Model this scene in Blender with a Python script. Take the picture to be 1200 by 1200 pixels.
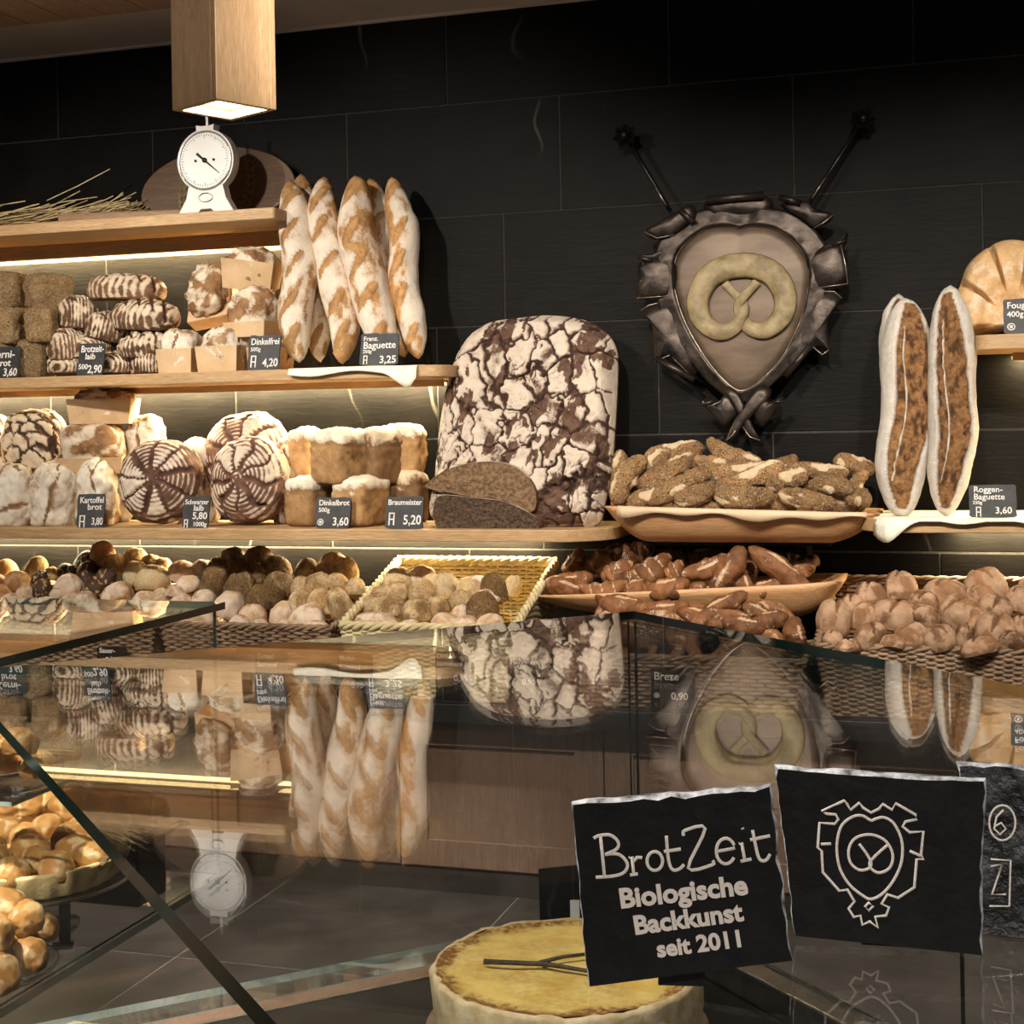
import bpy, bmesh, math, random
import numpy as np
from mathutils import Vector, Matrix, Euler, Quaternion

for o in list(bpy.data.objects):
    bpy.data.objects.remove(o, do_unlink=True)
scn = bpy.context.scene
COL = scn.collection
PI = math.pi

# ------------------------------------------------------------------ camera
FPX, YAW, ROLL, CZ = 1720.0, math.radians(17.3), 0.018, 1.36
_c = math.sqrt(1 - ROLL * ROLL)
FW = Vector((-math.sin(YAW), math.cos(YAW), 0))
_R0 = Vector((math.cos(YAW), math.sin(YAW), 0))
_UP = Vector((0, 0, 1))
RT = _R0 * _c - _UP * ROLL
UPV = _UP * _c + _R0 * ROLL
CAM = Vector((0, 0, CZ))
cd = bpy.data.cameras.new('camera')
cam = bpy.data.objects.new('camera', cd)
COL.objects.link(cam)
cam.matrix_world = Matrix(((RT.x, UPV.x, -FW.x, CAM.x), (RT.y, UPV.y, -FW.y, CAM.y), (RT.z, UPV.z, -FW.z, CAM.z), (0, 0, 0, 1)))
cd.sensor_width = 36
cd.lens = FPX / 1200 * 36
cd.shift_y = -102 / 1200
cd.clip_start = 0.02
scn.camera = cam

# ------------------------------------------------------------------ world, lights, exposure
vs = scn.view_settings
vs.view_transform = 'Standard'; vs.look = 'None'; vs.gamma = 1.0; vs.use_curve_mapping = False
vs.exposure = 0.22
w = bpy.data.worlds.new('world'); scn.world = w; w.use_nodes = True
w.node_tree.nodes['Background'].inputs[0].default_value = (0.92, 0.95, 1.0, 1)
w.node_tree.nodes['Background'].inputs[1].default_value = 0.085

def spot(name, loc, target, power, angle=40, blend=.6, color=(1, .92, .81), r=.035):
    l = bpy.data.lights.new(name, 'SPOT'); l.energy = power; l.spot_size = math.radians(angle); l.spot_blend = blend
    l.color = color; l.shadow_soft_size = r
    o = bpy.data.objects.new(name, l); COL.objects.link(o)
    o.location = loc
    o.rotation_euler = (Vector(target) - Vector(loc)).to_track_quat('-Z', 'Y').to_euler()
    return o
# ceiling track spots of the shop, above the customers' side of the counter
spot('track_spot', (-2.75, 2.05, 2.62), (-2.75, 4.4, 1.35), 165, 62, 1)
spot('track_spot', (-2.15, 1.95, 2.62), (-1.75, 4.4, 1.45), 185, 58, 1)
spot('track_spot', (-0.95, 1.95, 2.62), (-1.05, 4.4, 1.15), 190, 56, 1)
spot('track_spot', (-0.15, 2.05, 2.62), (-0.35, 4.4, 1.20), 160, 54, 1)
spot('track_spot', (0.55, 2.0, 2.62), (0.25, 4.4, 1.20), 185, 54, 1)
# unseen fill added above the aisle to brighten cabinet and floor
for x_ in (-2.7, -1.5, -0.3, 0.9):
    spot('aisle_fill', (x_, 3.0, 2.66), (x_, 3.56, 0.0), 460, 32, .8)
# added unseen fill spots, brightening the counter goods and the pendant's side
spot('counter_fill', (-0.95, 0.75, 2.62), (-0.30, 1.35, 0.7), 210, 50, .9)
spot('counter_fill', (-1.45, 0.95, 2.62), (-1.50, 1.95, 0.7), 420, 44, .9)
spot('counter_fill', (0.85, 0.8, 2.62), (-1.28, 2.53, 2.25), 420, 17, .9)
# fill spots added behind the camera for the slate signs and the cakes
spot('front_fill', (0.35, -0.9, 2.62), (0.02, 0.8, 1.05), 105, 30, .9)
spot('front_fill', (-1.0, -0.6, 2.62), (-1.45, 1.8, 0.75), 300, 34, .9)

# ------------------------------------------------------------------ helpers
def ray(px, py):
    return FW + RT * ((px - 600) / FPX) + UPV * ((498 - py) / FPX)
def onY(px, py, Y):
    d = ray(px, py); return CAM + d * (Y / d.y)
def onZ(px, py, Z):
    d = ray(px, py); return CAM + d * ((Z - CZ) / d.z)
def ppm(px, Y):                       # pixels per metre on plane Y at column px
    return FPX / Y * (math.cos(YAW) + math.sin(YAW) * (px - 600) / FPX)

def tag(o, label=None, cat=None, group=None, kind=None):
    if label: o['label'] = label
    if cat: o['category'] = cat
    if group: o['group'] = group
    if kind: o['kind'] = kind
    return o
def empty(name, loc=(0, 0, 0), rot=(0, 0, 0), label=None, cat=None, group=None, kind=None):
    o = bpy.data.objects.new(name, None); COL.objects.link(o)
    o.empty_display_size = .05
    o.location = loc; o.rotation_euler = rot
    return tag(o, label, cat, group, kind)
def link(name, me, parent=None, loc=(0, 0, 0), rot=(0, 0, 0), scale=(1, 1, 1)):
    o = bpy.data.objects.new(name, me); COL.objects.link(o)
    o.parent = parent; o.location = loc; o.rotation_euler = rot; o.scale = scale
    return o
def mesh(name, v, f, mat, smooth=True, attrs=None):
    me = bpy.data.meshes.new(name)
    if isinstance(v, np.ndarray): v = v.tolist()
    me.from_pydata(v, [], f)
    if smooth: me.polygons.foreach_set('use_smooth', [True] * len(me.polygons))
    for k, a in (attrs or {}).items():
        at = me.attributes.new(k, 'FLOAT', 'POINT'); at.data.foreach_set('value', np.asarray(a, dtype=np.float32))
    if mat: me.materials.append(mat)
    me.update()
    return me
def copy_tree(o, parent=None):
    c = o.copy(); COL.objects.link(c); c.parent = parent
    for ch in list(o.children): copy_tree(ch, c)
    return c

class MB:
    """collects boxes, tubes, lathes into one mesh"""
    def __init__(s): s.v = []; s.f = []
    def add(s, v, f, M=None):
        n = len(s.v)
        s.v += [tuple(M @ Vector(p)) if M else tuple(p) for p in v]
        s.f += [tuple(i + n for i in q) for q in f]
        return s
    def box(s, x0, x1, y0, y1, z0, z1, M=None):
        v = [(x0, y0, z0), (x1, y0, z0), (x1, y1, z0), (x0, y1, z0), (x0, y0, z1), (x1, y0, z1), (x1, y1, z1), (x0, y1, z1)]
        return s.add(v, [(0, 3, 2, 1), (4, 5, 6, 7), (0, 1, 5, 4), (1, 2, 6, 5), (2, 3, 7, 6), (3, 0, 4, 7)], M)
    def prism(s, poly, z0, z1, M=None):          # poly in xy (ccw), extruded in z
        n = len(poly)
        v = [(x, y, z0) for x, y in poly] + [(x, y, z1) for x, y in poly]
        f = [tuple(range(n - 1, -1, -1)), tuple(range(n, 2 * n))] + [(i, (i + 1) % n, n + (i + 1) % n, n + i) for i in range(n)]
        return s.add(v, f, M)
    def tube(s, pts, r, n=8, M=None, closed=False, flat=1.0, up=None):
        pts = [Vector(p) for p in pts]; L = len(pts)
        rs = r if hasattr(r, '__len__') else [r] * L
        v = []; f = []
        prev = None
        for i, p in enumerate(pts):
            if closed: t = pts[(i + 1) % L] - pts[i - 1]
            else: t = pts[min(i + 1, L - 1)] - pts[max(i - 1, 0)]
            t.normalize()
            if prev is None:
                a = Vector(up) if up else (Vector((0, 0, 1)) if abs(t.z) < .9 else Vector((1, 0, 0)))
            else: a = prev
            a = (a - t * a.dot(t)).normalized(); b = t.cross(a); prev = a
            for k in range(n):
                q = 2 * PI * k / n
                v.append(p + (a * math.sin(q) * flat + b * math.cos(q)) * rs[i])
        m = L if closed else L - 1
        for i in range(m):
            j = (i + 1) % L
            for k in range(n):
                f.append((i * n + k, i * n + (k + 1) % n, j * n + (k + 1) % n, j * n + k))
        if not closed:
            f.append(tuple(range(n - 1, -1, -1))); f.append(tuple((L - 1) * n + k for k in range(n)))
        return s.add(v, f, M)
    def lathe(s, prof, n=32, M=None):            # prof [(r,z)...]
        v = []; f = []; L = len(prof)
        for r, z in prof:
            for k in range(n):
                q = 2 * PI * k / n; v.append((r * math.cos(q), r * math.sin(q), z))
        for i in range(L - 1):
            for k in range(n):
                f.append((i * n + k, i * n + (k + 1) % n, (i + 1) * n + (k + 1) % n, (i + 1) * n + k))
        f.append(tuple(range(n - 1, -1, -1))); f.append(tuple((L - 1) * n + k for k in range(n)))
        return s.add(v, f, M)
    def me(s, name, mat, smooth=False, origin=None):
        if origin is not None:
            o = Vector(origin); s.v = [tuple(Vector(p) - o) for p in s.v]
        return mesh(name, s.v, s.f, mat, smooth)
    def obj(s, name, mat, parent=None, loc=(0, 0, 0), rot=(0, 0, 0), smooth=False, origin=None, bevel=0, seg=2, autosmooth=None):
        o = link(name, s.me(name, mat, smooth, origin), parent, loc, rot)
        if bevel:
            m = o.modifiers.new('bevel', 'BEVEL'); m.width = bevel; m.segments = seg; m.limit_method = 'ANGLE'
        return o

# ---- numpy noise
def _h(ix, iy, iz):
    n = (ix * 374761393 + iy * 668265263 + iz * 2147483647 + 1013904223) & 0xffffffff
    n = ((n ^ (n >> 13)) * 1274126177) & 0xffffffff
    n = ((n ^ (n >> 16)) * 2246822519) & 0xffffffff
    return ((n ^ (n >> 15)) & 0xffffff) / float(0xffffff)
def vnoise(P):
    P = np.asarray(P, float) + 1000.0
    I = np.floor(P).astype(np.int64); Fr = P - I; Fr = Fr * Fr * (3 - 2 * Fr)
    r = 0
    for a in (0, 1):
        for b in (0, 1):
            for c in (0, 1):
                wgt = (Fr[:, 0] if a else 1 - Fr[:, 0]) * (Fr[:, 1] if b else 1 - Fr[:, 1]) * (Fr[:, 2] if c else 1 - Fr[:, 2])
                r = r + wgt * _h(I[:, 0] + a, I[:, 1] + b, I[:, 2] + c)
    return r * 2 - 1
def fbm(P, o=4, g=.5):
    P = np.asarray(P, float); s = 0; a = 1
    for i in range(o):
        s = s + a * vnoise(P * (2 ** i) + 17.3 * i); a *= g
    return s
def worley2(P, seed=0):                # P (n,2): returns F1,F2, cell id hash
    P = np.asarray(P, float) + 500.0
    I = np.floor(P).astype(np.int64)
    f1 = np.full(len(P), 9.0); f2 = np.full(len(P), 9.0); cid = np.zeros(len(P))
    for a in (-1, 0, 1):
        for b in (-1, 0, 1):
            cx = I[:, 0] + a; cy = I[:, 1] + b
            zx = np.full_like(cx, seed)
            jx = cx + _h(cx, cy, zx); jy = cy + _h(cx, cy, zx + 77)
            d = np.hypot(P[:, 0] - jx, P[:, 1] - jy)
            hid = _h(cx, cy, zx + 191)
            m = d < f1
            f2 = np.where(m, f1, np.minimum(f2, d)); cid = np.where(m, hid, cid); f1 = np.where(m, d, f1)
    return f1, f2, cid
def sstep(a, b, x):
    t = np.clip((x - a) / (b - a), 0, 1); return t * t * (3 - 2 * t)

_cs = {}
def cubesphere(n):
    if n in _cs: return _cs[n]
    idx = {}; V = []; Fc = []
    def vid(p):
        k = (round(p[0] * 1e5), round(p[1] * 1e5), round(p[2] * 1e5))
        if k not in idx: idx[k] = len(V); V.append(p)
        return idx[k]
    tv = [math.tan((i / n * 2 - 1) * PI / 4) for i in range(n + 1)]
    for ax in range(3):
        for sg in (-1, 1):
            g = []
            for i in range(n + 1):
                rw = []
                for j in range(n + 1):
                    p = [0, 0, 0]; p[ax] = sg; p[(ax + 1) % 3] = tv[i]; p[(ax + 2) % 3] = tv[j]
                    rw.append(vid(tuple(p)))
                g.append(rw)
            for i in range(n):
                for j in range(n):
                    q = (g[i][j], g[i + 1][j], g[i + 1][j + 1], g[i][j + 1])
                    Fc.append(q if sg > 0 else q[::-1])
    V = np.array(V, float); V /= np.linalg.norm(V, axis=1)[:, None]
    _cs[n] = (V, Fc)
    return _cs[n]

# ------------------------------------------------------------------ materials
def newmat(name):
    m = bpy.data.materials.new(name); m.use_nodes = True
    nt = m.node_tree; b = nt.nodes['Principled BSDF']
    return m, nt, b
def N(nt, t, **kw):
    n = nt.nodes.new(t)
    for k, v in kw.items():
        if k in n.inputs: n.inputs[k].default_value = v
        else: setattr(n, k, v)
    return n
def c4(c): return (c[0], c[1], c[2], 1)
def mixc(nt, fac, a, b, blend='MIX'):
    n = nt.nodes.new('ShaderNodeMix'); n.data_type = 'RGBA'; n.blend_type = blend
    for s, val in ((0, fac), (6, a), (7, b)):
        if hasattr(val, 'is_linked') or isinstance(val, bpy.types.NodeSocket): nt.links.new(val, n.inputs[s])
        elif s == 0: n.inputs[0].default_value = val
        else: n.inputs[s].default_value = c4(val)
    return n.outputs[2]
def ramp(nt, fac, stops):
    n = nt.nodes.new('ShaderNodeValToRGB'); e = n.color_ramp.elements
    while len(e) < len(stops): e.new(.5)
    for i, (p, c) in enumerate(stops):
        e[i].position = p; e[i].color = c4(c) if hasattr(c, '__len__') else (c, c, c, 1)
    nt.links.new(fac, n.inputs[0])
    return n.outputs[0]
def coords(nt, scale=(1, 1, 1), rnd=True, kind='Object'):
    tc = N(nt, 'ShaderNodeTexCoord'); mp = N(nt, 'ShaderNodeMapping'); mp.inputs['Scale'].default_value = scale
    nt.links.new(tc.outputs[kind], mp.inputs[0])
    if rnd:
        oi = N(nt, 'ShaderNodeObjectInfo'); ml = N(nt, 'ShaderNodeMath', operation='MULTIPLY'); ml.inputs[1].default_value = 37.0
        nt.links.new(oi.outputs['Random'], ml.inputs[0]); nt.links.new(ml.outputs[0], mp.inputs['Location'])
    return mp.outputs[0]
def noise(nt, vec, scale, detail=4, rough=.55, dist=0):
    n = N(nt, 'ShaderNodeTexNoise'); n.inputs['Scale'].default_value = scale; n.inputs['Detail'].default_value = detail
    n.inputs['Roughness'].default_value = rough; n.inputs['Distortion'].default_value = dist
    nt.links.new(vec, n.inputs['Vector']); return n.outputs['Fac']
def bump(nt, b, h, strength=.3, dist=.01):
    n = N(nt, 'ShaderNodeBump'); n.inputs['Strength'].default_value = strength; n.inputs['Distance'].default_value = dist
    nt.links.new(h, n.inputs['Height']); nt.links.new(n.outputs[0], b.inputs['Normal'])
def M_noise(name, c1, c2, scale=20, rough=.6, metal=0, bs=.2, bd=.005, stretch=(1, 1, 1), lo=.35, hi=.65, detail=5, spec=None, rnd=True):
    m, nt, b = newmat(name)
    v = coords(nt, stretch, rnd); n = noise(nt, v, scale, detail)
    nt.links.new(ramp(nt, n, [(lo, c1), (hi, c2)]), b.inputs['Base Color'])
    b.inputs['Roughness'].default_value = rough; b.inputs['Metallic'].default_value = metal
    if spec is not None: b.inputs['Specular IOR Level'].default_value = spec
    if bs: bump(nt, b, n, bs, bd)
    return m
def M_wood(name, c1, c2, axis=0, rough=.45, scale=9):
    st = [9, 9, 9]; st[axis] = .7
    m, nt, b = newmat(name)
    v = coords(nt, st); n = noise(nt, v, scale * .6, 6, .65, .6)
    v2 = coords(nt, tuple(x * 4 for x in st)); n2 = noise(nt, v2, scale, 3)
    c = ramp(nt, n, [(.3, c1), (.7, c2)])
    c = mixc(nt, ramp(nt, n2, [(.35, .55), (.6, 0)]), c, tuple(x * .62 for x in c1))
    nt.links.new(c, b.inputs['Base Color']); b.inputs['Roughness'].default_value = rough
    bump(nt, b, n2, .15, .002)
    return m
def M_plain(name, c, rough=.5, metal=0, spec=None):
    m, nt, b = newmat(name)
    v = coords(nt); n = noise(nt, v, 30, 3)
    nt.links.new(ramp(nt, n, [(.3, tuple(x * .92 for x in c)), (.7, c)]), b.inputs['Base Color'])
    b.inputs['Roughness'].default_value = rough; b.inputs['Metallic'].default_value = metal
    if spec is not None: b.inputs['Specular IOR Level'].default_value = spec
    return m
def M_emit(name, c, s):
    m, nt, b = newmat(name)
    b.inputs['Base Color'].default_value = c4(c); b.inputs['Emission Color'].default_value = c4(c); b.inputs['Emission Strength'].default_value = s
    return m
def M_glass(name, tint=(.985, .992, .988), f0=.04, r=.0):
    m = bpy.data.materials.new(name); m.use_nodes = True; nt = m.node_tree
    for n in list(nt.nodes): nt.nodes.remove(n)
    out = N(nt, 'ShaderNodeOutputMaterial'); mx = N(nt, 'ShaderNodeMixShader')
    tr = N(nt, 'ShaderNodeBsdfTransparent'); tr.inputs[0].default_value = c4(tint)
    gl = N(nt, 'ShaderNodeBsdfGlossy'); gl.inputs['Roughness'].default_value = r; gl.inputs['Color'].default_value = (1, 1, 1, 1)
    lw = N(nt, 'ShaderNodeLayerWeight'); lw.inputs[0].default_value = .5
    pw = N(nt, 'ShaderNodeMath', operation='POWER'); pw.inputs[1].default_value = 5
    ma = N(nt, 'ShaderNodeMath', operation='MULTIPLY_ADD'); ma.inputs[1].default_value = 1 - f0; ma.inputs[2].default_value = f0
    L = nt.links.new
    L(lw.outputs['Facing'], pw.inputs[0]); L(pw.outputs[0], ma.inputs[0]); L(ma.outputs[0], mx.inputs[0])
    L(tr.outputs[0], mx.inputs[1]); L(gl.outputs[0], mx.inputs[2]); L(mx.outputs[0], out.inputs[0])
    return m

MT = {}
def slate():
    m, nt, b = newmat('black_slate')
    v = coords(nt, (1, 1, 1)); n = noise(nt, v, 6, 8, .6, .4)
    v2 = coords(nt, (2.5, 1, 16)); n2 = noise(nt, v2, 3, 6, .6, 1.2)
    c = ramp(nt, n, [(.3, (.0030, .0025, .0021)), (.75, (.0072, .0060, .0050))])
    wv = N(nt, 'ShaderNodeTexWave'); wv.inputs['Scale'].default_value = .9; wv.inputs['Distortion'].default_value = 14; wv.inputs['Detail'].default_value = 4; wv.inputs['Detail Scale'].default_value = .8
    nt.links.new(v, wv.inputs[0])
    vein = ramp(nt, wv.outputs['Fac'], [(.0, 1.0), (.003, 0)])
    n3 = noise(nt, v, 1.7, 2); gate = ramp(nt, n3, [(.62, 0.), (.70, 1.)])
    ml = N(nt, 'ShaderNodeMath', operation='MULTIPLY'); nt.links.new(vein, ml.inputs[0]); nt.links.new(gate, ml.inputs[1])
    c = mixc(nt, ml.outputs[0], c, (.06, .054, .045))
    nt.links.new(c, b.inputs['Base Color'])
    b.inputs['Roughness'].default_value = .55; b.inputs['Specular IOR Level'].default_value = .09
    bump(nt, b, n2, .22, .008)
    return m
MT['slate'] = slate()
MT['grout'] = M_noise('floor_grout', (.10, .09, .08), (.16, .15, .13), 60, .9, bs=.1)
MT['wallgrout'] = M_noise('wall_grout', (.020, .018, .016), (.040, .036, .031), 60, .9, bs=.1)
MT['ceil'] = M_noise('ceiling_paint', (.50, .43, .37), (.56, .48, .41), 5, .85, bs=.05)
MT['board'] = M_wood('ceiling_board', (.36, .23, .15), (.50, .33, .23), 1, .6)
MT['floor'] = M_noise('floor_tile', (.026, .021, .017), (.048, .039, .032), 7, .5, bs=.15, bd=.004)
MT['oak'] = M_wood('oak', (.42, .25, .11), (.60, .39, .20), 0, .5)
MT['oakz'] = M_wood('oak_upright', (.36, .22, .11), (.50, .32, .17), 2, .5, 12)
MT['darkoak'] = M_wood('cabinet_wood', (.20, .118, .078), (.28, .172, .116), 2, .5)
MT['brownoak'] = M_wood('brown_wood', (.26, .15, .06), (.36, .22, .10), 0, .5)
MT['palewood'] = M_wood('pale_wood', (.46, .27, .13), (.62, .40, .22), 0, .5)
MT['black'] = M_noise('black_stone', (.006, .006, .006), (.016, .015, .014), 20, .5, bs=.1)
MT['blackmetal'] = M_noise('black_metal', (.008, .008, .008), (.02, .019, .018), 40, .35, metal=.6, bs=.1)
MT['steel'] = M_noise('brushed_steel', (.45, .43, .40), (.6, .58, .55), 40, .3, metal=1, bs=.05)
MT['glass'] = M_glass('clear_glass')
MT['glasstop'] = M_glass('counter_glass', (.975, .985, .98), .045)
MT['gedge'] = M_noise('glass_edge_green', (.004, .016, .012), (.012, .036, .028), 8, .12, bs=0)
MT['gedgelight'] = M_noise('glass_edge_pale', (.22, .30, .27), (.42, .48, .44), 8, .15, bs=0)
MT['white'] = M_noise('white_enamel', (.70, .66, .60), (.80, .77, .72), 12, .35, bs=.05)
MT['chalk'] = M_noise('chalk_white', (.55, .50, .46), (.85, .80, .75), 300, .9, bs=.1, lo=.3, hi=.55)
MT['led'] = M_emit('led_diffuser', (1.0, .76, .33), 4.5)

# ================================================================== SETTING
D = 4.5
# back wall: grout bed with slate tiles proud of it
wall = tag(MB().box(-6.5, 4.5, D - .0035, D + .12, 0, 2.70).obj('wall_back', MT['wallgrout']), kind='structure')
rows = [(2.405, -1.60), (2.04, -1.223), (1.683, -1.415), (1.325, -1.65), (.965, -1.30), (.605, -1.55), (.245, -1.2), (-.115, -1.5)]
TW = .732
tile_mesh = {}
rnd = random.Random(4)
for z0, xs in rows:
    z1 = 2.698 if z0 > 2.4 else z0 + (2.405 - 2.04 if z0 > 2 else .358)
    z0c = max(z0, 0.0)
    if z1 - z0c < .05: continue
    for k in range(-5, 7):
        x0 = xs + k * TW
        if x0 > 3.6 or x0 < -5.6: continue
        key = round(z1 - z0c, 3)
        if key not in tile_mesh:
            b = MB().box(0, TW - .004, -.006, .004, 0, z1 - z0c - .004); tile_mesh[key] = b.me('tile', MT['slate'])
        t = link('tile', tile_mesh[key], wall, (x0, D + rnd.uniform(0, .0015), z0c))
        m = t.modifiers.new('bevel', 'BEVEL'); m.width = .0015; m.segments = 1

# floor
fl = tag(MB().box(-6.5, 4.5, -3, D + .1, -.1, -.0012).obj('floor', MT['grout']), kind='structure')
fm = MB().box(.0, .714, 0, .664, -.02, 0).me('tile', MT['floor'])
for i in range(-4, 5):
    for j in range(0, 6):
        link('tile', fm, fl, (-1.98 + .72 * i, 4.03 - .67 * (j + 1) + .002, 0))
# ceiling
ce = tag(MB().box(-6.5, 4.5, 4.11, D + .1, 2.70, 2.8).box(-6.5, 4.5, -2.5, 4.11, 2.712, 2.8).obj('ceiling', MT['ceil']), kind='structure')
bm_ = MB().box(.002, .142, -2.4, 4.108, 2.694, 2.712).me('ceiling_board', MT['board'])
for k in range(-24, 22):
    link('ceiling_board', bm_, ce, (k * .145, 0, 0))
tag(MB().box(-6.5, 4.5, 4.478, 4.5, 2.692, 2.70).obj('trim_1', MT['ceil']), kind='structure')

# ---------------------------------------------------------------- wall shelves
def rounded_shelf(x0, x1, yf, yb, r, seg=14, left=False):
    p = [(x0, yb), (x0, yf)]
    for i in range(seg + 1):
        a = -PI / 2 + PI / 2 * i / seg
        p.append((x1 - r + r * math.cos(a), yf + r + r * math.sin(a)))
    p.append((x1, yb))
    return p
def wall_shelf(name, label, poly, z0, z1, led, cat='shelf', lip=True):
    r = empty(name, (poly[0][0], D, z0), label=label, cat=cat)
    MB().prism(poly, z0, z1).obj('board', MT['oak'], r, origin=r.location, bevel=.003)
    if led:
        a, b = led
        dz = .022 if lip else .050          # depth of the batten that screens the lamp
        MB().box(a, b, 4.405, 4.420, z0 - dz, z0).obj('batten', MT['brownoak'], r, origin=r.location)
        MB().box(a, b, 4.421, 4.436, z0 - dz + (.003 if lip else -.010), z0 - (.010 if lip else .038)).obj('led_strip', MT['led'], r, origin=r.location)
        l = bpy.data.lights.new('led_light', 'AREA'); l.shape = 'RECTANGLE'; l.size = b - a - .02; l.size_y = .03; l.energy = (22 if lip else 24) * (b - a); l.color = (1, .84, .52)
        o = bpy.data.objects.new('led_light', l); COL.objects.link(o); o.parent = r
        o.location = Vector(((a + b) / 2, 4.462, z0 - .004)) - r.location
    return r
S1, S2, S3 = 2.053, 1.546, 1.053
TH = .036
wall_shelf('wall_shelf', 'oak shelf board carrying the white scale and the straw', rounded_shelf(-4.6, -2.055, 4.15, 4.492, .012), S1 - TH, S1, (-4.5, -2.06), lip=False)
wall_shelf('wall_shelf', 'long oak shelf board carrying baguettes and dark striped loaves', rounded_shelf(-4.6, -1.50, 4.15, 4.492, .06), S2 - TH, S2, (-4.5, -1.60))
wall_shelf('wall_shelf', 'oak shelf board with rounded end carrying the giant cracked loaf', rounded_shelf(-4.6, -1.00, 4.10, 4.492, .17), S3 - TH, S3, (-4.5, -1.30))
pl = [(x, y) for x, y in rounded_shelf(-4.0, -.02, 4.10, 4.492, .10)]
def mirror_shelf(x0, x1, yf, yb, r):
    q = rounded_shelf(-x1, -x0, yf, yb, r); return [(-x, y) for x, y in q][::-1]
wall_shelf('wall_shelf', 'oak shelf board under the rye baguettes and cream cloth', mirror_shelf(-.30, 2.2, 4.10, 4.492, .15), 1.085 - TH, 1.085, (-.05, 2.1))
wall_shelf('wall_shelf', 'oak shelf board under the fan shaped white bread', mirror_shelf(.02, 2.2, 4.15, 4.492, .04), 1.58 - .04, 1.58, (.12, 2.1))

# ---------------------------------------------------------------- low back bench below the shelves
BT = .565
cab = empty('back_bench', (-2.0, 4.03, 0), label='dark brown wooden bench cabinet with black top under the bread shelves', cat='cabinet')
o0 = cab.location
MB().box(-4.6, 2.4, 3.95, 4.49, BT - .055, BT).obj('bench_top', MT['black'], cab, origin=o0, bevel=.003)
MB().box(-4.6, 2.4, 4.045, 4.49, .065, BT - .055).obj('body', MT['darkoak'], cab, origin=o0)
MB().box(-4.6, 2.4, 4.03, 4.10, 0, .065).obj('plinth', MT['floor'], cab, origin=o0)
dw = .62
for k in range(-4, 6):
    x0 = -1.62 + k * dw
    if x0 < -4.5 or x0 + dw > 2.4: continue
    d = MB(); e = .085; z0, z1 = .075, BT - .062
    d.box(x0 + .003, x0 + e, 4.025, 4.045, z0, z1).box(x0 + dw - e, x0 + dw - .003, 4.025, 4.045, z0, z1)
    d.box(x0 + e, x0 + dw - e, 4.025, 4.045, z1 - .075, z1).box(x0 + e, x0 + dw - e, 4.025, 4.045, z0, z0 + .075)
    dd = d.obj('door', MT['darkoak'], cab, origin=o0)
    MB().box(x0 + e, x0 + dw - e, 4.037, 4.043, z0 + .075, z1 - .075).obj('door_panel', MT['darkoak'], dd, origin=o0)

# ---------------------------------------------------------------- glass counters
GZ = 1.072
GT = .012
def glass_sheet(name, poly, z0, z1, parent, edge='gedge', org=(0, 0, 0), top='glasstop'):
    """solid sheet: clear faces, green edges"""
    n = len(poly)
    v = [(x, y, z0) for x, y in poly] + [(x, y, z1) for x, y in poly]
    f = [tuple(range(n - 1, -1, -1)), tuple(range(n, 2 * n))] + [(i, (i + 1) % n, n + (i + 1) % n, n + i) for i in range(n)]
    o = Vector(org); v = [tuple(Vector(p) - o) for p in v]
    me = mesh(name, v, f, MT[top], False)
    me.materials.append(MT[edge])
    for p in me.polygons:
        if p.index >= 2: p.material_index = 1
    return link(name, me, parent)
def glass_wall(name, p, q, z0, z1, th, parent, org=(0, 0, 0), edge='gedge'):
    p = Vector((p[0], p[1], 0)); q = Vector((q[0], q[1], 0)); d = (q - p).normalized(); nrm = Vector((-d.y, d.x, 0)) * th
    v = [p, q, q + nrm, p + nrm]
    v = [Vector((a.x, a.y, z)) - Vector(org) for z in (z0, z1) for a in v]
    f = [(0, 1, 5, 4), (2, 3, 7, 6), (0, 3, 2, 1), (4, 5, 6, 7), (1, 2, 6, 5), (3, 0, 4, 7)]
    me = mesh(name, [tuple(a) for a in v], f, MT['glass'], False); me.materials.append(MT[edge])
    for pl_ in me.polygons:
        if pl_.index >= 2: pl_.material_index = 1
    return link(name, me, parent)
def st(s_, t_):            # B axes: s = x+y, t = x-y
    return ((s_ + t_) / 2, (s_ - t_) / 2)
sL, sR, tE, tN = .318, 1.702, -2.69, .55
BZ = .62                   # deck height inside the cases
cb = empty('glass_counter', (*st(1.0, -1.0), 0), label='glass display counter running diagonally, holding the cheesecake under its top', cat='display case')
ob = cb.location
glass_sheet('top_pane', [st(sL, tE), st(sL, tN), st(sR, tN), st(sR, tE)], GZ - GT, GZ, cb, org=ob)
glass_wall('end_pane', st(sL + .02, tE + .012), st(sR - .02, tE + .012), BZ, GZ - GT - .001, .006, cb, ob)
for i, (a, b_) in enumerate(((tE + .03, -1.72), (-1.71, -.60), (-.59, tN))):
    glass_wall('sliding_pane', st(sR - .02 - .012 * (i % 2), a), st(sR - .02 - .012 * (i % 2), b_), BZ + .02, GZ - GT - .001, .005, cb, ob)
glass_sheet('deck_pane', [st(sL + .03, tE + .02), st(sL + .03, tE + .115), st(1.30, tE + .115), st(1.30, tE + .02)], BZ, BZ + .010, cb, 'gedgelight', ob, 'glass')
b = MB(); b.prism([st(sL + .03, tE + .175), st(sL + .03, tN), st(1.30, tN), st(1.30, tE + .175)], BZ - .01, BZ + .010); b.obj('deck', MT['black'], cb, origin=ob)
b = MB(); b.prism([st(sL + .03, tE + .118), st(sL + .03, tE + .168), st(1.30, tE + .168), st(1.30, tE + .118)], BZ - .03, BZ + .009); b.obj('edge_board', MT['darkoak'], cb, origin=ob)
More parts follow.
